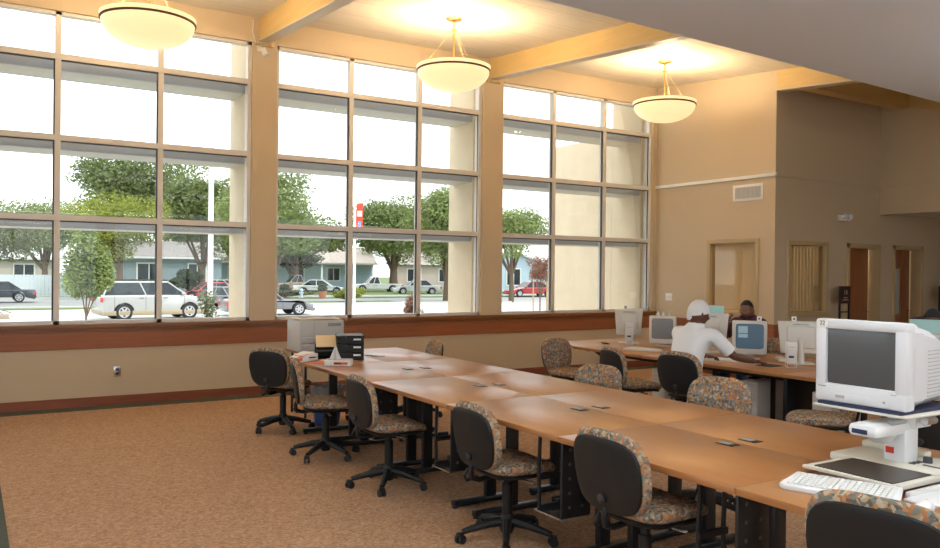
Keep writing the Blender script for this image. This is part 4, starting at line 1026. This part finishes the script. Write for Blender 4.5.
# man in white
v, HM = person((5.47, 5.17, 0), R(2), 'person in a white t-shirt and white cap seen from behind, working at a computer', SKIN1, TEE, DENIM,
    dict(seat=.56, lean=.17, bulk=1.1, sw=.20, head=(.235, 0, 1.235), yaw=R(-18), pitch=R(14), elbowL=(.34, .28, .88), wristL=(.60, .20, .80), handL=(.9, -.1, -.05),
         elbowR=(.36, -.30, .86), wristR=(.66, -.30, .80), handR=(1, -.1, -.1), sleeve=.82))
cap(v, HM, CAPW, 'cap', -.01)
t = MB(); t.prism([(-.085, .035), (-.104, -.01), (-.100, -.05), (-.085, -.085), (-.07, -.05), (-.075, 0)], -.03, .03, CAPW, M=HM @ Matrix.Rotation(R(90), 4, 'X'), bev=.006); t.build('cap_tail', v)
# man behind monitors
v, HM = person((7.93, 6.28, 0), R(178), 'person in a dark maroon top facing the camera behind the monitors, hand raised', SKIN2, MAROON, DENIM,
    dict(seat=.545, lean=.14, sw=.20, head=(.20, 0, 1.175), yaw=R(28), pitch=R(5), elbowL=(.36, .25, .83), wristL=(.50, .12, .78), handL=(.6, -.7, 0),
         elbowR=(.30, .0-.26, .82), wristR=(.36, -.16, 1.02), handR=(.2, .5, .8), palmR=(-1, 0, 0), sleeve=.8))
cap(v, HM, HAIR, 'hair', .042, 1.045)
# person at the right edge
v, HM = person((8.02, 4.22, 0), R(185), 'person in a wide black hat at the right edge of the picture', SKIN2, mat('pink_fabric', (.35, .12, .15), .9), DENIM,
    dict(seat=.50, lean=.12, head=(.18, 0, 1.16), yaw=R(20), pitch=R(8), elbowL=(.32, .26, .83), wristL=(.50, .14, .78), handL=(.8, -.4, 0),
         elbowR=(.32, -.26, .83), wristR=(.50, -.14, .78), handR=(.8, .4, 0), sleeve=.8, long=True))
cap(v, HM, BLACKCLOTH, 'hat_crown', .03, 1.12)
t = MB(); t.lathe([(.09, .045), (.15, .035), (.20, .02), (.20, .014), (.15, .028), (.09, .038)], BLACKCLOTH, 32, M=HM); t.build('hat_brim', v)

# ================================================================== OUTSIDE
GZ = -.75
CONC = mat('pale_concrete', (.50, .49, .465), .9, noise=(.4, .06))
ASPH = mat('street_asphalt', (.30, .30, .30), .9, noise=(.5, .08))
GRASS = mat('grass', (.12, .17, .055), .95, noise=(2, .3))
t = MB(); t.box((-120, D+WT+.01, GZ-.5), (220, 51, GZ), CONC); t.box((-120, -60, GZ-.5), (-4.15, D+WT+.01, GZ), CONC); t.box((-4.15, -60, GZ-.5), (60, -5.15, GZ), CONC); t.box((17.01, -5.15, GZ-.5), (60, D+WT+.01, GZ), CONC); struct(t.build('ground', smooth=False))
t = MB(); t.box((-120, 51, GZ-.5), (220, 66.5, GZ-.03), ASPH); struct(t.build('street', smooth=False))
t = MB(); t.box((-120, 66.5, GZ-.5), (220, 240, GZ+.05), GRASS); struct(t.build('lawn', smooth=False))
t = MB(); t.box((-120, 66.0, GZ-.4), (220, 66.6, GZ+.09), CONC); t.box((-120, 50.6, GZ-.4), (220, 51.1, GZ+.10), CONC); struct(t.build('trim_90', smooth=False))
t = MB(); t.box((-40, 49.2, GZ-.1), (12, 50.6, GZ+.04), GRASS); t.box((17, 52.0, GZ-.1), (27, 54.6, GZ+.08), CONC); t.box((17.3, 52.2, GZ), (26.7, 54.4, GZ+.1), GRASS); struct(t.build('trim_91', smooth=False))
t = MB(); t.box((22, 62.5, GZ-.1), (60, 64.5, GZ+.03), GRASS); struct(t.build('trim_92', smooth=False))
MX = Matrix(((1, 0, 0, 0), (0, 0, -1, 0), (0, 1, 0, 0), (0, 0, 0, 1)))     # prism (x,z) extruded along -y
def car(name, label, x, y, rz, L, H, W_, kind, paint, lower=None):
    v = thing(name, label, 'car', (x, y, GZ), R(rz), 'vehicles outside the windows'); a = L/2; gc = .20; wr = .33 if kind not in ('suv', 'pickup') else .37
    wx = (a*.62, -a*.60)
    belt = {'suv': .65, 'sedan': .60, 'coupe': .62, 'pickup': .56}[kind]*H
    def arch(cx): return [(cx+(wr+.06)*math.cos(q*PI/8), wr*.95+(wr+.06)*math.sin(q*PI/8)) for q in range(9)]
    ht = belt-.06 if kind != 'coupe' else belt-.10
    bot = [(a-.02, gc+.12), (a-.06, gc)]+[p_ for p_ in arch(wx[0]) if p_[1] > gc]+[p_ for p_ in arch(wx[1]) if p_[1] > gc]+[(-a+.06, gc), (-a+.01, gc+.14)]
    topp = {'suv': [(-a, belt-.1), (-a+.05, belt), (a*.54, belt-.02), (a*.84, belt-.12), (a-.05, belt-.32)],
            'sedan': [(-a, belt-.12), (-a+.08, belt+.02), (-a*.62, belt+.03), (a*.38, belt), (a*.8, ht-.10), (a-.04, ht-.22)],
            'coupe': [(-a, belt-.06), (-a+.08, belt+.03), (-a*.62, belt+.02), (a*.25, belt), (a*.8, ht-.05), (a-.03, ht-.18)],
            'pickup': [(-a, belt-.02), (-a+.03, belt), (a*.38, belt), (a*.85, ht-.03), (a-.04, ht-.15)]}[kind]
    t = MB(); t.prism(bot+topp, -W_/2, W_/2, paint, M=MX, bev=.05)
    if lower: t.box((-a*.98, -W_/2-.01, gc+.02), (a*.97, W_/2+.01, gc+.24), lower, .04)
    t.box((-a-.03, -W_/2+.05, gc+.08), (-a+.1, W_/2-.05, gc+.26), lower or paint, .04); t.box((a-.1, -W_/2+.05, gc+.05), (a+.03, W_/2-.05, gc+.24), lower or paint, .04)
    t.build('body', v, ang=30)
    cb = {'suv': (-a+.08, a*.56, -a+.38, a*.22), 'sedan': (-a*.66, a*.42, -a*.36, a*.10), 'coupe': (-a*.72, a*.28, -a*.34, -a*.02), 'pickup': (-a*.10, a*.44, -a*.02, a*.18)}[kind]
    x0, x1, x2, x3 = cb; yb, yt = W_/2-.06, W_/2-.22
    def fr(mb, m_, z0, z1, s0=0, s1=1):
        tb = bmesh.new(); L_ = lambda p, q, f: p+(q-p)*f
        vs = []
        for f, z in ((s0, z0), (s1, z1)):
            xa, xb, yy = L_(x0, x2, f), L_(x1, x3, f), L_(yb, yt, f)
            vs.append([tb.verts.new(q) for q in ((xa, -yy, z), (xb, -yy, z), (xb, yy, z), (xa, yy, z))])
        for k in range(4): tb.faces.new((vs[0][k], vs[0][(k+1) % 4], vs[1][(k+1) % 4], vs[1][k]))
        tb.faces.new(vs[1]); tb.faces.new(vs[0][::-1]); mb._merge(tb, m_)
    t = MB(); fr(t, CARGLASS, belt-.02, H-.07, 0, .9); t.build('windows', v, smooth=False)
    t = MB(); fr(t, paint, H-.09, H, .88, 1.0)
    for sg in (-1, 1):
        for f0, f1 in ((x0, x2), (x1, x3), ((x0+x1)/2, (x2+x3)/2)): t.tube([(f0, sg*yb, belt-.02), (f1, sg*yt, H-.04)], .035, paint, 6)
    if kind == 'suv':
        for sg in (-1, 1): t.tube([(x2+.1, sg*(yt-.05), H+.04), (x3, sg*(yt-.05), H+.04)], .025, BLACK, 6)
    t.build('roof', v)
    t = MB(); SEAM = mat('door_gap', (.04, .04, .04), .6)
    for sg in (-1, 1):
        for xx in ((x0+x1)/2-.02, x1-.10, x0+.45): t.box((xx-.008, sg*W_/2-.004, gc+.18), (xx+.008, sg*W_/2+.004, belt-.06), SEAM)
        for xx in ((x0+x1)/2-.2, x1-.95): t.box((xx-.09, sg*W_/2-.02, belt-.16), (xx+.09, sg*W_/2+.02, belt-.13), SEAM)
    t.build('door_seams', v)
    if kind == 'pickup':
        t = MB(); t.box((-a+.08, -W_/2+.1, belt-.03), (-a*.12, W_/2-.1, belt+.01), BLACK); t.build('bed', v)
    for cx in wx:
        for sg in (-1, 1):
            M = Matrix.Translation((cx, sg*(W_/2-.10), wr)) @ Matrix.Rotation(R(90*-sg), 4, 'X')
            t = MB(); t.lathe([(0, -.11), (wr*.92, -.11), (wr, -.08), (wr, .08), (wr*.94, .11), (wr*.66, .115), (wr*.64, .08), (0, .08)], TYRE, 28, M=M); wo = t.build('wheel', v)
            t = MB(); t.lathe([(0, .10), (wr*.2, .105), (wr*.2, .085), (0, .085)], RIM, 16, M=M)
            for k in range(6): t.box((.02, -.035, .085), (wr*.62, .035, .105), RIM, M=M @ Matrix.Rotation(k*PI/3, 4, 'Z'))
            t.lathe([(wr*.55, .083), (wr*.65, .083), (wr*.65, .112), (wr*.55, .108), (wr*.55, .083)], RIM, 28, M=M); t.build('rim', wo)
    for sg in (-1, 1):
        t = MB(); t.box((a-.12, sg*(W_/2-.12)-.14, ht-.34), (a-.0, sg*(W_/2-.12)+.14, ht-.20), mat('headlight', (.75, .78, .8), .15), .02); t.build('headlight', v)
        t = MB(); t.box((-a-.012, sg*(W_/2-.12)-.12, belt-.32), (-a+.14, sg*(W_/2-.12)+.125, belt-.10), mat('tail_light', (.6, .03, .02), .25), .02); t.build('tail_light', v)
        t = MB(); t.box((x1-.25, sg*(W_/2+.06)-.07, belt-.0), (x1-.12, sg*(W_/2+.06)+.07, belt+.12), paint, .02); t.build('mirror', v)
    return v
SILV = mat('silver_paint', (.42, .42, .41), .25, .3, coat=1); GOLD = mat('gold_lower_paint', (.36, .29, .18), .35, .2); DKBLUE = mat('navy_paint', (.02, .03, .05), .2, coat=1)
GREY = mat('grey_paint', (.20, .20, .22), .3, .4, coat=1); REDC = mat('red_paint', (.42, .03, .04), .3, coat=1); WHC = mat('white_paint', (.58, .59, .60), .3, coat=1)
TANC = mat('tan_paint', (.35, .27, .20), .4, coat=1); BLKC = mat('black_paint', (.015, .015, .018), .3, coat=1)
car('car', 'silver sport utility vehicle with gold lower trim behind the leftmost window', 7.2, 39.3, 6, 4.7, 1.74, 1.85, 'suv', SILV, GOLD)
car('car', 'dark blue sedan on the street at the far left', 1.4, 60.9, 180, 4.9, 1.36, 1.8, 'sedan', DKBLUE)
car('car', 'white car nose at the left edge, nearest the window', -.75, 38.2, 0, 4.6, 1.15, 1.75, 'coupe', WHC, TANC)
car('car', 'red car half hidden by the white light pole', 14.5, 58.0, 180, 4.6, 1.38, 1.75, 'sedan', REDC)
car('car', 'grey coupe behind the left part of the middle window', 13.0, 40.4, 0, 4.5, 1.32, 1.75, 'coupe', GREY)
car('car', 'grey car partly hidden by the pier beside the leftmost window', 12.9, 48.5, 115, 4.4, 1.3, 1.75, 'sedan', GREY)
car('car', 'black and white sedan beyond the flower pots', 28.2, 71.9, -25, 5.0, 1.4, 1.8, 'sedan', WHC, BLKC)
car('car', 'white car parked left of the black and white sedan', 22.9, 75.2, -20, 4.6, 1.35, 1.75, 'sedan', WHC)
car('car', 'white car beside the pier at the left of the middle window', 18.6, 70.0, -30, 4.4, 1.4, 1.75, 'sedan', WHC)
car('pickup_truck', 'tan pickup truck behind the white parked cars', 29.6, 81.5, 175, 5.6, 1.75, 1.9, 'pickup', TANC)
car('pickup_truck', 'white pickup truck by the big tree trunk in the middle window', 37.0, 78.2, 165, 5.3, 1.65, 1.85, 'pickup', WHC)
car('car', 'white sedan with dark windows right of the white pickup', 37.9, 70.8, 160, 4.7, 1.45, 1.8, 'sedan', WHC)
car('car', 'red sedan behind the rightmost window', 45.2, 61.8, 172, 4.9, 1.45, 1.8, 'sedan', REDC)
# foliage
BARK = mat('bark', (.13, .09, .06), .9, bump=(20, .6))
def leafmat(nm, c):
    m, nt, b = nodes_mat(nm); tc = nt.nodes.new('ShaderNodeTexCoord'); n_ = nt.nodes.new('ShaderNodeTexNoise'); n_.inputs['Scale'].default_value = 1.1; n_.inputs['Detail'].default_value = 5
    nt.links.new(tc.outputs['Object'], n_.inputs['Vector']); cr = ramp(nt, [(.32, tuple(q*.68 for q in c)), (.68, tuple(min(1, q*1.3) for q in c))])
    nt.links.new(n_.outputs[0], cr.inputs[0]); nt.links.new(cr.outputs[0], b.inputs['Base Color']); b.inputs['Roughness'].default_value = .6
    tr = nt.nodes.new('ShaderNodeBsdfTranslucent'); nt.links.new(cr.outputs[0], tr.inputs[0]); ms = nt.nodes.new('ShaderNodeMixShader'); ms.inputs[0].default_value = .4
    out = nt.nodes['Material Output']; nt.links.new(b.outputs[0], ms.inputs[1]); nt.links.new(tr.outputs[0], ms.inputs[2]); nt.links.new(ms.outputs[0], out.inputs[0]); return m
LG = leafmat('leaf_mid_green', (.185, .235, .07)); LY = leafmat('leaf_yellow_green', (.30, .34, .06)); LD = leafmat('leaf_dark_green', (.075, .11, .045)); LO = leafmat('leaf_olive', (.17, .19, .09)); LR = leafmat('leaf_reddish', (.30, .15, .10)); LF = leafmat('leaf_fresh', (.24, .30, .10))
def leaves(t, m_, clusters, n_, size, rng):
    tb = bmesh.new(); tot = sum(c[3]*c[4]*c[5] for c in clusters)**1
    wts = [(c[3]*c[4]*c[5])**.7 for c in clusters]; sw = sum(wts)
    for c, w_ in zip(clusters, wts):
        for _ in range(int(n_*w_/sw)):
            d_ = Vector((rng.gauss(0, 1), rng.gauss(0, 1), rng.gauss(0, 1))).normalized(); r_ = rng.uniform(.35, 1.05)**.6
            p = Vector((c[0]+d_.x*r_*c[3], c[1]+d_.y*r_*c[4], c[2]+d_.z*r_*c[5]))
            a = Vector((rng.gauss(0, 1), rng.gauss(0, 1), rng.gauss(0, .6))).normalized(); b_ = a.cross(d_+Vector((.1, .2, .3))).normalized()
            s_ = size*rng.uniform(.6, 1.3)
            tb.faces.new([tb.verts.new(p+a*s_), tb.verts.new(p+b_*s_*.55), tb.verts.new(p-a*s_), tb.verts.new(p-b_*s_*.55)])
    t._merge(tb, m_)
def tree(name, label, x, y, ztop, zbot, wx, wy, leafm, n_=5000, size=.16, seed=1, ncl=16, trunk=.22, lean=0, cat='tree', branches=5, group='trees outside the windows', base=GZ, spread=.62):
    if cat == 'tree': n_ = int(n_*2.2); size *= .66; wx *= 1.28; wy *= 1.15; ztop += (ztop-zbot)*.06; ncl = int(ncl*1.4)
    rng = random.Random(seed); v = thing(name, label, cat, (x, y, base), 0, group); zt, zb = ztop-base, zbot-base; zc = (zt+zb)/2; hz = (zt-zb)/2; cl = []
    for k in range(ncl):
        d_ = Vector((rng.gauss(0, 1), rng.gauss(0, 1), rng.gauss(0, 1))).normalized()*rng.uniform(.35, 1)
        f = rng.uniform(.26, .42); cl.append((lean+d_.x*wx*spread, d_.y*wy*spread, zc+d_.z*hz*(1-f), wx*f, wy*f, hz*f*1.05))
    t = MB(); leaves(t, leafm, cl, n_, size, rng); t.build('foliage', v, smooth=False)
    t = MB(); t.tube([(0, 0, -.05), (lean*.2, 0, zb*.5), (lean*.5, 0, zb), (lean*.8, 0, zc)], [trunk*1.25, trunk, trunk*.8, trunk*.3], BARK, 10)
    for c in cl[:branches]: t.tube([(lean*.3, 0, zb*.75), (c[0]*.5, c[1]*.5, (zb+c[2])/2), (c[0], c[1], c[2])], [trunk*.6, trunk*.4, trunk*.15], BARK, 8)
    t.build('trunk', v); return v
tree('tree', 'tall mid green tree behind the yellow green one in the leftmost window', 14.2, 83, 13.8, 3.5, 7.6, 5, LG, 9000, .26, 11, 22)
tree('tree', 'round yellow green tree with forked trunk above the silver vehicle', 9.6, 64.7, 7.4, 1.7, 4.3, 3.5, LY, 8000, .16, 12, 16, .28)
tree('tree', 'green tree around the white light pole', 17.0, 70.2, 10.6, 1.8, 3.9, 3.5, LG, 7000, .22, 13, 16)
tree('tree', 'olive tree hanging in at the left edge above the house', .6, 58, 4.9, 1.4, 4.6, 3, LO, 6000, .14, 14, 16)
tree('young_tree', 'slender young leafy tree left of the silver vehicle', 3.25, 28.5, 3.0, .2, .8, .7, LF, 3000, .095, 15, 14, .035)
tree('tree', 'spreading green tree at the left of the middle window', 19.9, 60.2, 9.8, 1.9, 5.6, 4.5, LF, 9000, .2, 16, 22, .3)
tree('tree', 'dark green tree behind the red banner pole', 29.5, 82, 8.2, 2.4, 7.5, 4, LG, 7000, .24, 17, 16)
tree('tree', 'large green tree with thick forked trunk above the white pickup', 39.6, 79.4, 10.4, 2.0, 5.6, 5, LG, 9000, .25, 18, 20, .45)
tree('tree', 'leafy green tree beside the right pillar of the middle window', 32.3, 55.4, 9.3, .9, 3.6, 3, LF, 8000, .19, 19, 18)
tree('tree', 'green tree above the red sedan in the rightmost window', 35.4, 50.8, 6.9, 1.9, 3.8, 3.2, LF, 6000, .18, 20, 16, .18)
tree('young_tree', 'reddish young tree held by wooden stakes in the rightmost window', 20.5, 27.3, 2.3, .9, .75, .7, LR, 1300, .07, 21, 10, .03)
tree('bush', 'dark green bush right of the silver vehicle', 14.4, 63.5, 1.7, -.5, 1.75, 1.4, LD, 4500, .12, 22, 10, .06, cat='bush')
tree('bush', 'rounded yellow green shrub at the foot of the banner pole', 22.9, 52.9, .68, -.62, 1.75, .9, LY, 4500, .10, 23, 10, .05, cat='bush')
tree('bush', 'sparse young shrub close outside the leftmost window', 4.5, 18.4, 1.45, .0, .38, .35, LO, 500, .045, 24, 9, .012, cat='bush', branches=9)
tree('bush', 'small reddish green shrub close outside the middle window', 9.45, 17.7, 1.15, .0, .36, .3, LR, 900, .04, 25, 9, .012, cat='bush', branches=8)
tree('tree', 'small dark tree in front of the pale blue house', 31.0, 88, 4.2, 1.4, 3.2, 2.5, LD, 3000, .2, 26, 10)
tree('tree', 'distant green tree behind the houses at the right of the middle window', 52, 96, 9.0, 1.5, 9, 5, LG, 6000, .3, 27, 16)
tree('tree', 'wide green tree right behind the board fence', 5.5, 76, 7.6, 1.9, 6.5, 3.5, LF, 7000, .2, 31, 20, .25)
tree('tree', 'green tree between the parked white cars and the pale blue house', 27.5, 90, 7.4, 2.0, 6.5, 3.0, LG, 6000, .25, 32, 16, .25)
tree('tree', 'bushy green tree left of the red sedan', 40.5, 66.5, 7.2, 2.4, 4.2, 3.0, LF, 6000, .2, 33, 16, .2)
tree('tree', 'distant green tree filling the gap behind the grey blue house', 26, 100, 9, 1.5, 7, 5, LG, 6000, .3, 28, 16)
for k, (dx, dy) in enumerate(((-.28, .1), (.28, -.1))):
    t = MB(); t.tube([(20.5+dx, 27.3+dy, GZ), (20.5+dx, 27.3+dy, 1.2)], .03, mat('stake_wood', (.42, .28, .15), .8), 8); tag(t.build('tree_stake'), ('left' if k == 0 else 'right')+' wooden stake beside the reddish young tree', 'stake')
# pole and banner pole
POLE = mat('pole_white', (.82, .82, .82), .5)
v = thing('light_pole', 'thick white pole outside the leftmost window', 'pole', (6.4, 25.5, GZ)); t = MB(); t.tube([(0, 0, 0), (0, 0, 7.6)], [.085, .07], POLE, 16); t.lathe([(0, 0), (.18, 0), (.16, .06), (0, .06)], POLE, 16); t.build('shaft', v)
t = MB(); t.box((-.1, -.08, 7.5), (.7, .08, 7.65), POLE, .03); t.build('lamp_head', v)
v = thing('banner_pole', 'slim white street pole carrying a red banner, middle window', 'pole', (22.8, 51.8, GZ)); t = MB(); t.tube([(0, 0, 0), (0, 0, 7.1)], [.11, .08], POLE, 14); t.build('shaft', v)
for z in (4.62, 7.0):
    t = MB(); t.tube([(0, 0, z), (.45, -.28, z)], .02, POLE, 6); t.build('arm', v)
M = Matrix.Translation((22.9, 51.74, GZ)) @ Matrix.Rotation(R(-32), 4, 'Z')
t = MB(); t.box((0, -.012, 4.66), (.44, .012, 6.96), mat('banner_red', (.75, .06, .03), .7), M=M); t.box((.05, -.014, 6.05), (.39, -.012, 6.45), mat('banner_pale', (.75, .55, .55), .7), M=M); t.prism([(.10, 5.7), (.34, 5.7), (.24, 5.05), (.2, 5.05)], .012, .015, mat('banner_blue', (.1, .35, .65), .7), M=M @ MX); t.box((.15, -.014, 4.8), (.27, -.012, 4.92), WHITEP, M=M); tag(t.build('street_banner', smooth=False), 'red vertical banner with pale and blue marks on the slim pole', 'banner')
# hydrant and potted flowers
v = thing('fire_hydrant', 'pale blue white hydrant between the flower pots', 'hydrant', (23.2, 63.3, GZ)); t = MB(); t.lathe([(0, 0), (.17, 0), (.17, .06), (.12, .08), (.12, .55), (.16, .57), (.15, .66), (.08, .78), (0, .80)], mat('hydrant_paint', (.55, .65, .75), .5), 20); t.tube([(-.2, 0, .42), (.2, 0, .42)], .06, MATS['hydrant_paint'], 12); t.build('barrel', v)
for k, (x, y, lab) in enumerate(((20.9, 64.6, 'left of the other two'), (22.0, 64.0, 'in the middle of three'), (24.6, 62.2, 'right of the hydrant'))):
    v = thing('flower_pot', 'terracotta pot with green plant, '+lab, 'flower pot', (x, y, GZ), 0, 'pots near the hydrant'); t = MB(); t.lathe([(0, 0), (.24, 0), (.34, .5), (.36, .5), (.36, .58), (.30, .58), (.28, .5), (0, .48)], mat('terracotta', (.42, .15, .07), .8), 20); t.build('pot', v)
    t = MB(); leaves(t, LD, [(0, 0, .8, .42, .42, .35)], 500, .09, random.Random(40+k)); t.build('plant', v, smooth=False)
tree('bush', 'low flowering bed around the pots and hydrant', 22.0, 63.5, .05, -.7, 3.0, .8, LO, 3500, .09, 51, 12, .04, cat='bush')
# fence and houses
v = thing('board_fence', 'pale white board fence behind the dark blue sedan', 'fence', (-6, 69.3, GZ), R(-2)); t = MB(); FW = mat('fence_white', (.56, .62, .66), .8)
for k in range(118): t.box((-14+k*.25, 0, 0), (-14+k*.25+.235, .03, 1.72), FW)
t.build('boards', v, smooth=False)
t = MB(); t.box((-14, .03, .3), (15.5, .08, .4), FW); t.box((-14, .03, 1.4), (15.5, .08, 1.5), FW); t.build('rail', v, smooth=False)
def house(label, x, y, rz, W_, Dp, hw, hr, wallc, roofc, wins, gable='x', porch=False):
    v = thing('house', label, 'house', (x, y, GZ), R(rz), 'houses across the street'); wm = mat('siding_%d_%d' % (wallc[0]*100, wallc[2]*100), wallc, .8); rm = mat('roofing_%d' % (roofc[0]*1000), roofc, .85, noise=(3, .12)); tr_ = mat('house_trim', (.74, .76, .76), .6)
    t = MB(); t.box((-W_/2, 0, 0), (W_/2, Dp, hw), wm); t.build('wall', v, smooth=False)
    t = MB(); o_ = .5
    if gable == 'x':                                 # ridge along x
        t.prism([(-o_, hw-.08), (Dp/2, hw+hr), (Dp+o_, hw-.08), (Dp+o_, hw+.10), (Dp/2, hw+hr+.18), (-o_, hw+.10)], -W_/2-o_, W_/2+o_, rm, M=Matrix(((0, 0, 1, 0), (1, 0, 0, 0), (0, 1, 0, 0), (0, 0, 0, 1))))
        for sx in (-W_/2, W_/2-.1): t.prism([(0, hw), (Dp, hw), (Dp/2, hw+hr)], sx, sx+.1, wm, M=Matrix(((0, 0, 1, 0), (1, 0, 0, 0), (0, 1, 0, 0), (0, 0, 0, 1))))
    else:
        t.prism([(-W_/2-o_, hw-.08), (0, hw+hr), (W_/2+o_, hw-.08), (W_/2+o_, hw+.10), (0, hw+hr+.18), (-W_/2-o_, hw+.10)], -Dp-o_, o_, rm, M=MX)
        t.prism([(-W_/2, hw), (W_/2, hw), (0, hw+hr)], -.1, 0, wm, M=MX)
    t.box((-W_/2-.1, -.06-o_, hw-.12), (W_/2+.1, -o_, hw+.06), tr_) if gable == 'x' else None
    t.build('roof', v, smooth=False)
    for wx_, wz, ww, wh in wins:
        t = MB()
        for lo, hi in (((wx_-ww/2-.12, -.06, wz-.12), (wx_+ww/2+.12, .0, wz)), ((wx_-ww/2-.12, -.06, wz+wh), (wx_+ww/2+.12, .0, wz+wh+.12)), ((wx_-ww/2-.12, -.06, wz), (wx_-ww/2, .0, wz+wh)), ((wx_+ww/2, -.06, wz), (wx_+ww/2+.12, .0, wz+wh)), ((wx_-.04, -.05, wz), (wx_+.04, 0, wz+wh))): t.box(lo, hi, tr_)
        wo = t.build('window', v, smooth=False)
        t = MB(); t.box((wx_-ww/2, -.02, wz), (wx_+ww/2, .01, wz+wh), CARGLASS); t.build('pane', wo, smooth=False)
    if porch:
        for k in range(4):
            t = MB(); xx = -W_/2+.4+k*(W_-.8)/3; t.box((xx-.1, -2.1, 0), (xx+.1, -1.9, hw-.2), tr_); t.build('porch_post', v, smooth=False)
        t = MB(); t.box((-W_/2-.3, -2.4, hw-.2), (W_/2+.3, 0, hw), rm); t.build('porch_roof', v, smooth=False)
    return v
house('tan house with pale roof at the far left behind the fence', 1.5, 86, 0, 12, 8, 3.1, 2.0, (.50, .44, .38), (.62, .62, .62), [(3.0, 1.1, 1.6, 1.4), (-2.5, 1.1, 1.6, 1.4)])
house('grey blue house behind the silver vehicle', 15.6, 77.5, -4, 9.6, 7, 3.3, 1.4, (.24, .31, .34), (.27, .25, .24), [(-1.6, .8, 1.9, 1.9), (2.6, .8, 1.5, 1.9)])
house('pale blue house with brownish roof behind the parked white cars', 34.5, 97, -12, 20, 8, 3.2, 1.9, (.40, .52, .62), (.36, .31, .27), [(-7, 1.0, 1.5, 1.5), (-3.6, 1.0, 1.5, 1.5), (.6, .9, 1.3, 1.7), (5, 1.0, 1.5, 1.5)], porch=True)
house('pinkish tan house right of the large tree, middle window', 49.5, 89, -22, 9, 7, 3.2, 1.4, (.55, .45, .40), (.35, .30, .27), [(-2, 1.0, 1.6, 1.5), (2, 1.0, 1.6, 1.5)])
house('pale blue gabled house above the red sedan in the rightmost window', 50.5, 72.4, -30, 7.4, 8, 3.0, 1.5, (.46, .57, .66), (.55, .57, .58), [(-2.2, .9, 1.5, 1.7), (.2, .9, 1.4, 1.7)], gable='y')
